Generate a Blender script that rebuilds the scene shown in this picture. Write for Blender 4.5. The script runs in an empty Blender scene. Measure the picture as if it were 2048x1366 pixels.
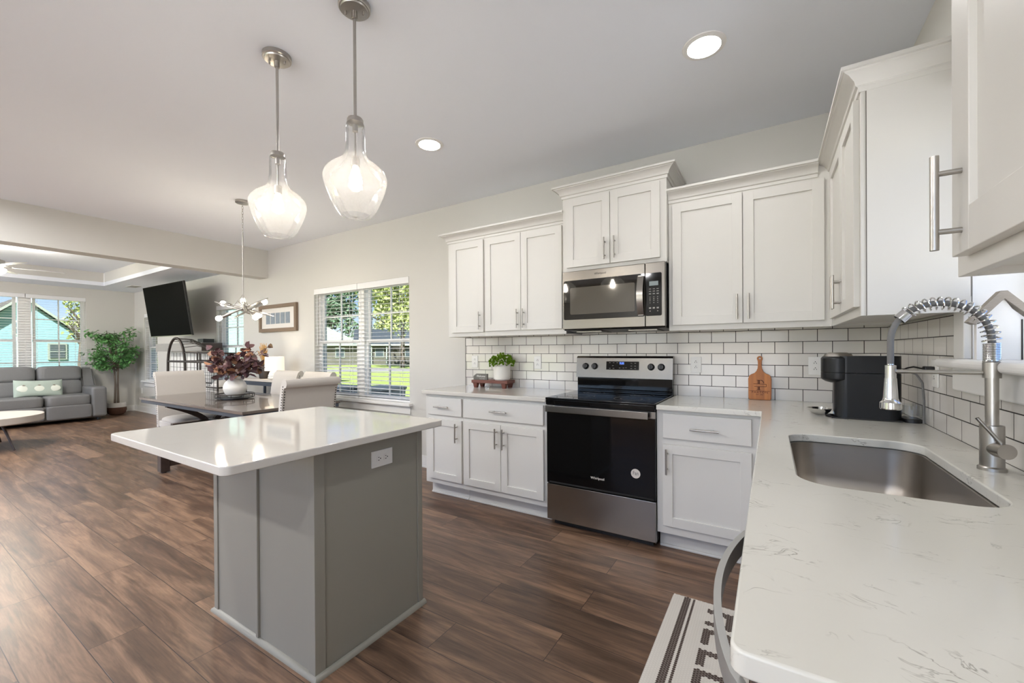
import bpy, bmesh, math, random
from mathutils import Vector, Matrix
random.seed(7)
sc = bpy.context.scene
COL = sc.collection
R = math.radians

# ------------------------------------------------------------------ camera
FPX, YAW, PITCH, ROLL = 828.4, R(31.944), R(-0.195), R(-0.352)
fw = Vector((-math.sin(YAW)*math.cos(PITCH), math.cos(YAW)*math.cos(PITCH), math.sin(PITCH)))
rt = fw.cross(Vector((0, 0, 1))).normalized()
up = rt.cross(fw)
c_, s_ = math.cos(ROLL), math.sin(ROLL)
rt, up = c_*rt + s_*up, -s_*rt + c_*up
cam = bpy.data.cameras.new('camera')
cam.sensor_width = 36.0
cam.lens = FPX/2048*36.0
cam.shift_y = (703.16-683)/2048
cam.clip_start = 0.02
cam.clip_end = 500
camo = bpy.data.objects.new('camera', cam)
COL.objects.link(camo)
camo.matrix_world = Matrix(((rt.x, up.x, -fw.x, -0.6063), (rt.y, up.y, -fw.y, -3.2944), (rt.z, up.z, -fw.z, 1.2580), (0, 0, 0, 1)))
sc.camera = camo

# ------------------------------------------------------------------ world, sun, exposure
W = bpy.data.worlds.new('sky'); sc.world = W; W.use_nodes = True
nt = W.node_tree; nt.nodes.clear()
wo = nt.nodes.new('ShaderNodeOutputWorld'); bg = nt.nodes.new('ShaderNodeBackground'); sky = nt.nodes.new('ShaderNodeTexSky')
sky.sky_type = 'NISHITA'; sky.sun_disc = False; sky.sun_elevation = R(42); sky.sun_rotation = R(200); sky.air_density = 1.0; sky.dust_density = 0.0; sky.ozone_density = 4.0
SKY = 0.42
bg.inputs['Strength'].default_value = SKY
tint = nt.nodes.new('ShaderNodeMix'); tint.data_type = 'RGBA'; tint.blend_type = 'MULTIPLY'; tint.inputs[0].default_value = 1; tint.inputs[7].default_value = (0.97, 0.91, 1.06, 1)
nt.links.new(sky.outputs[0], tint.inputs[6]); nt.links.new(tint.outputs[2], bg.inputs[0]); nt.links.new(bg.outputs[0], wo.inputs[0])
sun = bpy.data.lights.new('sun', 'SUN'); sun.energy = 36.0; sun.angle = R(0.6); sun.color = (1, 0.985, 0.965)
suno = bpy.data.objects.new('sun', sun); COL.objects.link(suno)
suno.rotation_euler = Vector((-0.40, 0.55, -0.73)).to_track_quat('-Z', 'Y').to_euler()
CAN, PEND, CHAND, FANL = 120.0, 90.0, 130.0, 240.0      # radiance of the recessed lenses, pendant bulbs, chandelier bulbs, fan bowl
sc.view_settings.view_transform = 'Standard'
sc.view_settings.look = 'None'
sc.view_settings.exposure = 0.09
sc.view_settings.gamma = 1.0
sc.view_settings.use_curve_mapping = False
sc.cycles.max_bounces = 10
sc.cycles.diffuse_bounces = 6
sc.cycles.glossy_bounces = 4
sc.cycles.transparent_max_bounces = 24
sc.cycles.caustics_reflective = False
sc.cycles.caustics_refractive = False
sc.cycles.sample_clamp_indirect = 4.0
sc.cycles.use_denoising = True

# ------------------------------------------------------------------ helpers: materials
def lin(c):
    return tuple(((x/255)/12.92 if x/255 <= 0.04045 else ((x/255+0.055)/1.055)**2.4) for x in c) + (1.0,)

def mat(name, rgb, rough=0.5, metal=0.0, spec=0.5, emit=0, emitrgb=None, noise=0.0, nscale=20, bump=0.0, bscale=60, coat=0.0, stretch=None):
    """procedural principled material: slight noise in colour and an optional noise bump"""
    m = bpy.data.materials.new(name); m.use_nodes = True
    t = m.node_tree; b = t.nodes['Principled BSDF']
    b.inputs['Roughness'].default_value = rough; b.inputs['Metallic'].default_value = metal
    b.inputs['Specular IOR Level'].default_value = spec; b.inputs['Coat Weight'].default_value = coat
    col = lin(rgb)
    tc = t.nodes.new('ShaderNodeTexCoord'); mp = t.nodes.new('ShaderNodeMapping')
    t.links.new(tc.outputs['Object'], mp.inputs[0])
    if stretch: mp.inputs['Scale'].default_value = stretch
    n = t.nodes.new('ShaderNodeTexNoise'); n.inputs['Scale'].default_value = nscale; n.inputs['Detail'].default_value = 4
    t.links.new(mp.outputs[0], n.inputs['Vector'])
    mx = t.nodes.new('ShaderNodeMix'); mx.data_type = 'RGBA'
    mx.inputs[6].default_value = tuple(c*(1-noise) for c in col[:3])+(1,)
    mx.inputs[7].default_value = tuple(min(1, c*(1+noise)) for c in col[:3])+(1,)
    t.links.new(n.outputs[0], mx.inputs[0]); t.links.new(mx.outputs[2], b.inputs['Base Color'])
    if bump:
        n2 = t.nodes.new('ShaderNodeTexNoise'); n2.inputs['Scale'].default_value = bscale; n2.inputs['Detail'].default_value = 3
        t.links.new(mp.outputs[0], n2.inputs['Vector'])
        bp = t.nodes.new('ShaderNodeBump'); bp.inputs['Strength'].default_value = bump; bp.inputs['Distance'].default_value = 0.01
        t.links.new(n2.outputs[0], bp.inputs['Height']); t.links.new(bp.outputs[0], b.inputs['Normal'])
    if emit:
        b.inputs['Emission Color'].default_value = lin(emitrgb or rgb); b.inputs['Emission Strength'].default_value = emit
    return m

def nodes_of(m):
    t = m.node_tree
    return t, t.nodes, t.links, t.nodes['Principled BSDF']

def glass_mat(name, tint=(255, 255, 255), gloss=0.12, haze=0.0, seeds=False, rough=0.0):
    """thin clear glass: transparent with a facing-dependent mirror layer and a little milky scatter"""
    m = bpy.data.materials.new(name); m.use_nodes = True
    t = m.node_tree; t.nodes.clear(); L = t.links
    out = t.nodes.new('ShaderNodeOutputMaterial'); tr = t.nodes.new('ShaderNodeBsdfTransparent'); gl = t.nodes.new('ShaderNodeBsdfGlossy')
    tr.inputs[0].default_value = lin(tint); gl.inputs['Roughness'].default_value = rough
    fr = t.nodes.new('ShaderNodeLayerWeight'); fr.inputs['Blend'].default_value = 0.25
    mm = t.nodes.new('ShaderNodeMath'); mm.operation = 'MULTIPLY_ADD'; mm.inputs[1].default_value = 0.75; mm.inputs[2].default_value = gloss*0.4
    L.new(fr.outputs['Fresnel'], mm.inputs[0])
    mix = t.nodes.new('ShaderNodeMixShader'); L.new(mm.outputs[0], mix.inputs[0]); L.new(tr.outputs[0], mix.inputs[1]); L.new(gl.outputs[0], mix.inputs[2])
    last = mix
    if seeds:
        tc = t.nodes.new('ShaderNodeTexCoord'); v = t.nodes.new('ShaderNodeTexVoronoi'); v.inputs['Scale'].default_value = 90
        L.new(tc.outputs['Object'], v.inputs['Vector'])
        bp = t.nodes.new('ShaderNodeBump'); bp.inputs['Strength'].default_value = 0.12; bp.inputs['Distance'].default_value = 0.002
        L.new(v.outputs['Distance'], bp.inputs['Height']); L.new(bp.outputs[0], gl.inputs['Normal'])
    if haze:
        df = t.nodes.new('ShaderNodeBsdfTranslucent'); d2 = t.nodes.new('ShaderNodeBsdfDiffuse'); ad = t.nodes.new('ShaderNodeMixShader')
        ad.inputs[0].default_value = 0.5
        L.new(df.outputs[0], ad.inputs[1]); L.new(d2.outputs[0], ad.inputs[2])
        for q in (df, d2): q.inputs[0].default_value = (0.95, 0.95, 0.95, 1)
        m2 = t.nodes.new('ShaderNodeMixShader'); m2.inputs[0].default_value = haze
        L.new(last.outputs[0], m2.inputs[1]); L.new(ad.outputs[0], m2.inputs[2]); last = m2
    L.new(last.outputs[0], out.inputs[0])
    return m

# ------------------------------------------------------------------ helpers: meshes
class G:
    def __init__(s): s.b = bmesh.new()
    def box(s, x0, x1, y0, y1, z0, z1, bev=0.0, seg=2, mi=0):
        x0, x1 = min(x0, x1), max(x0, x1); y0, y1 = min(y0, y1), max(y0, y1); z0, z1 = min(z0, z1), max(z0, z1)
        v = [s.b.verts.new(p) for p in ((x0,y0,z0),(x1,y0,z0),(x1,y1,z0),(x0,y1,z0),(x0,y0,z1),(x1,y0,z1),(x1,y1,z1),(x0,y1,z1))]
        fs = [s.b.faces.new([v[i] for i in f]) for f in ((0,3,2,1),(4,5,6,7),(0,1,5,4),(1,2,6,5),(2,3,7,6),(3,0,4,7))]
        for f in fs: f.material_index = mi
        if bev:
            es = set(e for f in fs for e in f.edges)
            bmesh.ops.bevel(s.b, geom=list(es), offset=min(bev, 0.49*min(x1-x0, y1-y0, z1-z0)), segments=seg, affect='EDGES', profile=0.5)
        return s
    def hull8(s, pts):
        v = [s.b.verts.new(p) for p in pts]
        for f in ((0,3,2,1),(4,5,6,7),(0,1,5,4),(1,2,6,5),(2,3,7,6),(3,0,4,7)): s.b.faces.new([v[i] for i in f])
        return s
    def bar(s, a, b, w, h, upv=(0, 0, 1)):
        """a straight bar of rectangular section between two points"""
        a, b = Vector(a), Vector(b); d = (b-a).normalized(); u = Vector(upv)
        if abs(d.dot(u)) > 0.95: u = Vector((1, 0, 0))
        r = d.cross(u).normalized(); u = r.cross(d)
        q = [a-r*w/2-u*h/2, a+r*w/2-u*h/2, a+r*w/2+u*h/2, a-r*w/2+u*h/2]
        return s.hull8(q+[p+(b-a) for p in q])
    def rings(s, rings, cap=True, closed=False, mi=0):
        n = len(rings[0]); V = [[s.b.verts.new(p) for p in r] for r in rings]
        m = len(V)
        for i in range(m if closed else m-1):
            A, B = V[i], V[(i+1) % m]
            for j in range(n):
                f = s.b.faces.new((A[j], A[(j+1) % n], B[(j+1) % n], B[j])); f.material_index = mi
        if cap and not closed:
            s.b.faces.new(V[0][::-1]).material_index = mi; s.b.faces.new(V[-1]).material_index = mi
        return s
    def tube(s, pts, r, seg=10, closed=False, sy=1.0, upv=None):
        pts = [Vector(p) for p in pts]; n = len(pts); rs = r if isinstance(r, (list, tuple)) else [r]*n
        rings = []; u = None
        for i, p in enumerate(pts):
            if closed: d = pts[(i+1) % n]-pts[i-1]
            else: d = pts[min(i+1, n-1)]-pts[max(i-1, 0)]
            d.normalize()
            if u is None:
                u = Vector(upv) if upv else (Vector((0, 0, 1)) if abs(d.z) < 0.9 else Vector((1, 0, 0)))
            u = u-d*u.dot(d)
            if u.length < 1e-5: u = Vector((1, 0, 0))-d*d.x
            u.normalize(); w = d.cross(u)
            rings.append([p+(u*math.cos(t)+w*math.sin(t)*sy)*rs[i] for t in [2*math.pi*k/seg for k in range(seg)]])
        return s.rings(rings, not closed, closed)
    def cyl(s, a, b, r, r1=None, seg=20):
        return s.tube([a, b], [r, r if r1 is None else r1], seg)
    def lathe(s, prof, c=(0, 0, 0), seg=32, axis='z', cap=True):
        def pt(r, h, t):
            x, y = r*math.cos(t), r*math.sin(t)
            if axis == 'z': return (c[0]+x, c[1]+y, c[2]+h)
            if axis == 'y': return (c[0]+x, c[1]+h, c[2]+y)
            return (c[0]+h, c[1]+x, c[2]+y)
        return s.rings([[pt(max(r, 1e-4), h, 2*math.pi*k/seg) for k in range(seg)] for r, h in prof], cap)
    def prism(s, poly, f0, f1, mi=0):
        A = [s.b.verts.new(f0(*p)) for p in poly]; B = [s.b.verts.new(f1(*p)) for p in poly]; n = len(poly)
        for j in range(n): s.b.faces.new((A[j], A[(j+1) % n], B[(j+1) % n], B[j])).material_index = mi
        s.b.faces.new(A[::-1]).material_index = mi; s.b.faces.new(B).material_index = mi
        return s
    def ball(s, c, rx, ry=None, rz=None, u=16, v=10, e=1.0, e2=None, rot=None):
        """ellipsoid or, with e below 1, a soft-cornered cushion"""
        ry = rx if ry is None else ry; rz = rx if rz is None else rz; e2 = e if e2 is None else e2
        sg = lambda x, p: math.copysign(abs(x)**p, x)
        rings = []
        for i in range(1, v):
            ph = -math.pi/2+math.pi*i/v
            rings.append([Vector((rx*sg(math.cos(ph), e2)*sg(math.cos(t), e), ry*sg(math.cos(ph), e2)*sg(math.sin(t), e), rz*sg(math.sin(ph), e2))) for t in [2*math.pi*k/u for k in range(u)]])
        if rot: rings = [[rot @ p for p in r] for r in rings]
        c = Vector(c)
        return s.rings([[p+c for p in r] for r in rings])
    def quad(s, *p, mi=0):
        s.b.faces.new([s.b.verts.new(q) for q in p]).material_index = mi
        return s

def obj(name, g, m, parent=None, smooth=False, angle=35, **props):
    me = bpy.data.meshes.new(name)
    if isinstance(g, G):
        bmesh.ops.recalc_face_normals(g.b, faces=g.b.faces[:])
        g.b.to_mesh(me); g.b.free()
    else:
        me = g
    if not me.materials:
        for q in (m if isinstance(m, (list, tuple)) else [m]): me.materials.append(q)
    if smooth:
        me.shade_smooth(); me.set_sharp_from_angle(angle=R(angle))
    o = bpy.data.objects.new(name, me); COL.objects.link(o)
    if smooth:
        wn = o.modifiers.new('weighted_normal', 'WEIGHTED_NORMAL'); wn.keep_sharp = True; wn.weight = 80
    if parent is not None:
        o.parent = parent
        if parent.type == 'EMPTY': o.matrix_parent_inverse = Matrix.Translation(-parent.location)
    for k, v in props.items(): o[k] = v
    return o

def thing(name, label, cat, loc=(0, 0, 0), group=None):
    o = bpy.data.objects.new(name, None); COL.objects.link(o); o.location = loc; o.empty_display_size = 0.05
    return tag(o, label, cat, group)

def tag(o, label, cat, group=None, kind=None):
    o['label'] = label; o['category'] = cat
    if group: o['group'] = group
    if kind: o['kind'] = kind
    return o

def struct(name, g, m, smooth=False):
    o = obj(name, g, m, None, smooth); o['kind'] = 'structure'
    return o

def dup(root, loc, rotz=None, label=None):
    r = root.copy(); COL.objects.link(r); r.location = loc
    if rotz is not None: r.rotation_euler = (0, 0, rotz)
    if label: r['label'] = label
    def rec(a, b):
        for ch in list(a.children):
            k = ch.copy(); COL.objects.link(k); k.parent = b; rec(ch, k)
    rec(root, r)
    return r

def text_mesh(s, size, M, depth=0.0008, align='CENTER', spacing=1.0, shear=0.0, sx=1.0):
    """lettering as a mesh: text in the xy plane moved by matrix M"""
    cu = bpy.data.curves.new('lettering', 'FONT'); cu.body = s; cu.size = size; cu.extrude = depth; cu.align_x = align; cu.align_y = 'CENTER'
    cu.space_character = spacing; cu.shear = shear; cu.resolution_u = 3
    t = bpy.data.objects.new('lettering', cu); COL.objects.link(t)
    dg = bpy.context.evaluated_depsgraph_get()
    me = bpy.data.meshes.new_from_object(t.evaluated_get(dg))
    bpy.data.objects.remove(t); bpy.data.curves.remove(cu)
    me.materials.clear(); me.transform(M @ Matrix.Diagonal((sx, 1, 1, 1)))
    return me

def plate_mesh(loops, z0, z1, bev=0.0, M=None):
    """flat plate with holes: 2D loops (first the outline) given thickness z0..z1, edges eased by bev"""
    cu = bpy.data.curves.new('plate', 'CURVE'); cu.dimensions = '2D'; cu.fill_mode = 'BOTH'
    cu.extrude = (z1-z0)/2-bev; cu.bevel_depth = bev; cu.bevel_resolution = 2; cu.offset = -bev
    for lp in loops:
        sp = cu.splines.new('POLY'); sp.points.add(len(lp)-1); sp.use_cyclic_u = True
        for p, q in zip(sp.points, lp): p.co = (q[0], q[1], 0, 1)
    t = bpy.data.objects.new('plate', cu); COL.objects.link(t)
    dg = bpy.context.evaluated_depsgraph_get()
    me = bpy.data.meshes.new_from_object(t.evaluated_get(dg))
    bpy.data.objects.remove(t); bpy.data.curves.remove(cu)
    me.materials.clear(); me.transform(Matrix.Translation((0, 0, (z0+z1)/2)))
    if M: me.transform(M)
    return me

def rrect(x0, x1, y0, y1, r, n=8):
    out = []
    for cx, cy, a in ((x1-r, y1-r, 0), (x0+r, y1-r, 90), (x0+r, y0+r, 180), (x1-r, y0+r, 270)):
        out += [(cx+r*math.cos(R(a+90*k/n)), cy+r*math.sin(R(a+90*k/n))) for k in range(n+1)]
    return out

FRONT = lambda x, y, z: Matrix(((1, 0, 0, x), (0, 0, -1, y), (0, 1, 0, z), (0, 0, 0, 1)))      # xy -> xz, facing -Y
LEFTW = lambda x, y, z: Matrix(((0, 0, -1, x), (-1, 0, 0, y), (0, 1, 0, z), (0, 0, 0, 1)))     # xy -> (-y)z, facing -X
RIGHTW = lambda x, y, z: Matrix(((0, 0, 1, x), (1, 0, 0, y), (0, 1, 0, z), (0, 0, 0, 1)))      # facing +X

# ------------------------------------------------------------------ materials
M = {}
M['wall'] = mat('wall_paint', (205, 203, 197), 0.75, noise=0.01, nscale=3, bump=0.03, bscale=250)
M['ceil'] = mat('ceiling_paint', (238, 242, 249), 0.85, noise=0.01, nscale=2, bump=0.03, bscale=200)
M['trim'] = mat('white_trim_paint', (232, 231, 228), 0.4, noise=0.01)
M['cab'] = mat('white_cabinet_paint', (213, 211, 206), 0.38, noise=0.01, nscale=8)
M['grey'] = mat('grey_island_paint', (144, 141, 131), 0.45, noise=0.015, nscale=5)
M['steel'] = mat('brushed_steel', (128, 123, 116), 0.25, 1.0, noise=0.06, nscale=30, stretch=(1, 1, 60), bump=0.02, bscale=40)
M['steelv'] = mat('brushed_steel_cross', (160, 156, 150), 0.25, 1.0, noise=0.08, nscale=6, stretch=(60, 60, 1), bump=0.02, bscale=8)
M['nickel'] = mat('satin_nickel', (176, 172, 166), 0.3, 1.0, noise=0.03)
M['chrome'] = mat('polished_chrome', (215, 215, 214), 0.12, 1.0, noise=0.02)
M['black'] = mat('black_plastic', (26, 26, 27), 0.4, noise=0.05)
M['blackglass'] = mat('black_glass', (10, 10, 11), 0.06, spec=0.3, noise=0.05)
M['dark'] = mat('dark_gap', (18, 18, 18), 0.8)
M['char'] = mat('charcoal_plastic', (24, 25, 27), 0.33, spec=0.3, noise=0.04)
M['white'] = mat('white_plastic', (233, 232, 228), 0.35, noise=0.01)
M['screen'] = mat('dark_screen', (2, 2, 2), 0.6, spec=0.03)
M['rubber'] = mat('grey_rubber_hose', (104, 104, 104), 0.55, noise=0.05)
M['slat'] = mat('white_blind_slat', (236, 236, 236), 0.45, noise=0.01)
M['pane'] = glass_mat('view_dimming_glass', (158, 161, 160), 0.03)  # grey tint put in to dim the outdoors against the room
M['clearpane'] = glass_mat('fill_daylight_glass', (252, 253, 253), 0.05)  # left clear so the added openings and sink window pass more daylight
M['shade'] = glass_mat('seeded_glass', (252, 252, 252), 0.08, haze=0.085, seeds=True)
M['tank'] = glass_mat('clear_plastic', (240, 242, 242), 0.12, haze=0.05)
M['bulb'] = mat('pendant_bulb', (255, 244, 226), 0.5, emit=PEND)
M['bulb2'] = mat('chandelier_bulb', (255, 241, 216), 0.5, emit=CHAND)
M['lens'] = mat('recessed_lens', (252, 250, 248), 0.5, emit=CAN)
M['fill_lens'] = mat('fill_light_lens', (250, 250, 252), 0.5, emit=CAN*4.2)  # stronger glow for the added lights out of view
M['bowl'] = mat('fan_light_bowl', (255, 247, 232), 0.4, emit=FANL)
M['sofa'] = mat('grey_leather', (112, 112, 112), 0.5, noise=0.05, nscale=14, bump=0.12, bscale=120)
M['chairfab'] = mat('pale_grey_upholstery', (196, 190, 182), 0.85, noise=0.03, nscale=60, bump=0.08, bscale=500)
M['espresso'] = mat('dark_espresso_wood', (62, 50, 45), 0.3, noise=0.25, nscale=6, stretch=(1, 12, 12), coat=0.1)
M['tabletop'] = mat('dark_polished_tabletop', (96, 86, 79), 0.2, noise=0.15, nscale=5, stretch=(1, 14, 14), coat=0.5)
M['bluegrey'] = mat('blue_grey_metal', (78, 86, 98), 0.35, 0.6, noise=0.05)
M['iron'] = mat('dark_bronze_iron', (62, 56, 52), 0.45, 0.7, noise=0.1)
M['leaf'] = mat('ficus_leaf', (102, 152, 90), 0.42, noise=0.55, nscale=9)
M['leaf2'] = mat('bright_succulent_leaf', (112, 150, 28), 0.45, noise=0.5, nscale=40)
M['purple'] = mat('plum_leaf', (88, 64, 68), 0.26, noise=0.35, nscale=14)
M['copper'] = mat('copper_leaf', (146, 106, 82), 0.3, noise=0.35, nscale=14)
M['bark'] = mat('grey_bark', (98, 86, 76), 0.8, noise=0.3, nscale=12, bump=0.3)
M['ceramic'] = mat('white_ceramic', (222, 219, 212), 0.4, noise=0.03, nscale=10, bump=0.05)
M['redwood'] = mat('red_brown_wood', (104, 58, 46), 0.5, noise=0.3, nscale=8, stretch=(2, 14, 14))
M['slate'] = mat('grey_painted_wood', (104, 102, 96), 0.7, noise=0.1, nscale=20)
M['roofwood'] = mat('weathered_grey_wood', (140, 133, 124), 0.75, noise=0.3, nscale=30, stretch=(3, 3, 30))
M['wicker'] = mat('brown_basket', (96, 66, 50), 0.8, noise=0.35, nscale=60, bump=0.6, bscale=90)
M['stone'] = mat('pale_stone_top', (196, 188, 178), 0.45, noise=0.08, nscale=9)
M['linen'] = mat('white_linen_shade', (246, 240, 230), 0.8, emit=0.55, emitrgb=(255, 236, 210), noise=0.02, nscale=80)
M['straw'] = mat('dry_straw', (196, 152, 84), 0.8, noise=0.3)
M['sage'] = mat('sage_green_cloth', (170, 182, 170), 0.9, noise=0.03, bump=0.1, bscale=300)
M['cream'] = mat('cream_print', (222, 226, 212), 0.9, noise=0.02)
M['rustic'] = mat('rustic_brown_frame', (122, 104, 86), 0.7, noise=0.3, nscale=10, stretch=(6, 6, 30))
M['matboard'] = mat('white_mat_board', (226, 222, 216), 0.8)
M['photo'] = mat('blue_grey_photo', (116, 128, 140), 0.5, noise=0.5, nscale=26, stretch=(4, 1, 1))
M['ink'] = mat('burnt_dark_lettering', (72, 34, 12), 0.8)
M['chalk'] = mat('white_lettering', (226, 224, 218), 0.7)
M['printgrey'] = mat('grey_lettering', (92, 88, 84), 0.6)
M['bluelit'] = mat('blue_clock_digits', (60, 110, 255), 0.5, emit=2.6, emitrgb=(70, 120, 255))
M['navy'] = mat('dark_blue_display', (10, 18, 58), 0.3)
M['lcd'] = mat('grey_display', (120, 130, 132), 0.3)
M['keys'] = mat('grey_button_print', (150, 148, 142), 0.5)
M['mantel'] = mat('grey_wash_wood', (150, 148, 144), 0.6, noise=0.15, nscale=6, stretch=(1, 10, 10))
M['reveal'] = mat('exterior_trim', (228, 228, 226), 0.6)

def floor_material():
    m = mat('dark_vinyl_plank', (100, 80, 68), 0.32); t, N, L, b = nodes_of(m)
    tc = N.new('ShaderNodeTexCoord'); mp = N.new('ShaderNodeMapping'); mp.inputs['Location'].default_value = (0.17, 0.099, 0)
    L.new(tc.outputs['Object'], mp.inputs[0])
    br = N.new('ShaderNodeTexBrick'); br.inputs['Scale'].default_value = 1; br.inputs['Brick Width'].default_value = 1.22; br.inputs['Row Height'].default_value = 0.1905
    br.inputs['Mortar Size'].default_value = 0.0016; br.inputs['Mortar Smooth'].default_value = 0.2; br.offset = 0.37; br.offset_frequency = 2
    br.inputs['Color1'].default_value = (0, 0, 0, 1); br.inputs['Color2'].default_value = (1, 1, 1, 1); br.inputs['Mortar'].default_value = (0.5, 0.5, 0.5, 1)
    L.new(mp.outputs[0], br.inputs['Vector'])
    # grain: noise stretched along the plank, shifted plank by plank
    ad = N.new('ShaderNodeVectorMath'); ad.operation = 'MULTIPLY_ADD'; ad.inputs[1].default_value = (7, 5, 3)
    L.new(br.outputs['Color'], ad.inputs[0]); L.new(tc.outputs['Object'], ad.inputs[2])
    m2 = N.new('ShaderNodeMapping'); m2.inputs['Scale'].default_value = (1.1, 9, 1); L.new(ad.outputs[0], m2.inputs[0])
    n1 = N.new('ShaderNodeTexNoise'); n1.inputs['Scale'].default_value = 1.6; n1.inputs['Detail'].default_value = 8; n1.inputs['Roughness'].default_value = 0.62; n1.inputs['Distortion'].default_value = 0.8
    L.new(m2.outputs[0], n1.inputs['Vector'])
    m3 = N.new('ShaderNodeMapping'); m3.inputs['Scale'].default_value = (3, 60, 1); L.new(ad.outputs[0], m3.inputs[0])
    n2 = N.new('ShaderNodeTexNoise'); n2.inputs['Scale'].default_value = 2.2; n2.inputs['Detail'].default_value = 5; L.new(m3.outputs[0], n2.inputs['Vector'])
    s1 = N.new('ShaderNodeMath'); s1.operation = 'MULTIPLY_ADD'; s1.inputs[1].default_value = 0.15; L.new(br.outputs['Color'], s1.inputs[0]); L.new(n1.outputs[0], s1.inputs[2])
    s2 = N.new('ShaderNodeMath'); s2.operation = 'MULTIPLY_ADD'; s2.inputs[1].default_value = 0.28; L.new(n2.outputs[0], s2.inputs[0]); L.new(s1.outputs[0], s2.inputs[2])
    cr = N.new('ShaderNodeValToRGB'); e = cr.color_ramp.elements
    e[0].position = 0.43; e[0].color = lin((56, 43, 35)); e[1].position = 1.0; e[1].color = lin((152, 121, 97))
    k = cr.color_ramp.elements.new(0.68); k.color = lin((98, 76, 61))
    L.new(s2.outputs[0], cr.inputs[0])
    mx = N.new('ShaderNodeMix'); mx.data_type = 'RGBA'; mx.inputs[7].default_value = lin((44, 34, 30))
    L.new(br.outputs['Fac'], mx.inputs[0]); L.new(cr.outputs[0], mx.inputs[6]); L.new(mx.outputs[2], b.inputs['Base Color'])
    rr = N.new('ShaderNodeMapRange'); rr.inputs[3].default_value = 0.28; rr.inputs[4].default_value = 0.42; L.new(n1.outputs[0], rr.inputs[0]); L.new(rr.outputs[0], b.inputs['Roughness'])
    bp = N.new('ShaderNodeBump'); bp.inputs['Strength'].default_value = 0.25; bp.inputs['Distance'].default_value = 0.003; bp.invert = True
    L.new(br.outputs['Fac'], bp.inputs['Height']); L.new(bp.outputs[0], b.inputs['Normal'])
    return m
M['floor'] = floor_material()

def tile_material(name, axis):
    m = mat(name, (220, 217, 211), 0.12); t, N, L, b = nodes_of(m)
    tc = N.new('ShaderNodeTexCoord'); sp = N.new('ShaderNodeSeparateXYZ'); cb = N.new('ShaderNodeCombineXYZ'); mp = N.new('ShaderNodeMapping')
    L.new(tc.outputs['Object'], sp.inputs[0]); L.new(sp.outputs[axis], cb.inputs[0]); L.new(sp.outputs[2], cb.inputs[1]); L.new(cb.outputs[0], mp.inputs[0])
    mp.inputs['Location'].default_value = (1.578+0.1535*4, -0.990+0.0782*11, 0) if axis == 0 else (0.9+0.1535*2, -0.990+0.0782*11, 0)
    br = N.new('ShaderNodeTexBrick'); br.inputs['Scale'].default_value = 1; br.inputs['Brick Width'].default_value = 0.1535; br.inputs['Row Height'].default_value = 0.0782
    br.inputs['Mortar Size'].default_value = 0.0021; br.inputs['Mortar Smooth'].default_value = 0.1; br.offset = 0.5
    br.inputs['Color1'].default_value = lin((222, 219, 213)); br.inputs['Color2'].default_value = lin((214, 210, 205)); br.inputs['Mortar'].default_value = lin((46, 43, 40))
    L.new(mp.outputs[0], br.inputs['Vector']); L.new(br.outputs['Color'], b.inputs['Base Color'])
    rr = N.new('ShaderNodeMapRange'); rr.inputs[3].default_value = 0.1; rr.inputs[4].default_value = 0.8; L.new(br.outputs['Fac'], rr.inputs[0]); L.new(rr.outputs[0], b.inputs['Roughness'])
    bp = N.new('ShaderNodeBump'); bp.inputs['Strength'].default_value = 0.5; bp.inputs['Distance'].default_value = 0.002; bp.invert = True
    L.new(br.outputs['Fac'], bp.inputs['Height']); L.new(bp.outputs[0], b.inputs['Normal'])
    return m
M['tile_x'] = tile_material('white_subway_tile', 0)
M['tile_y'] = tile_material('white_subway_tile_side', 1)

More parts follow.
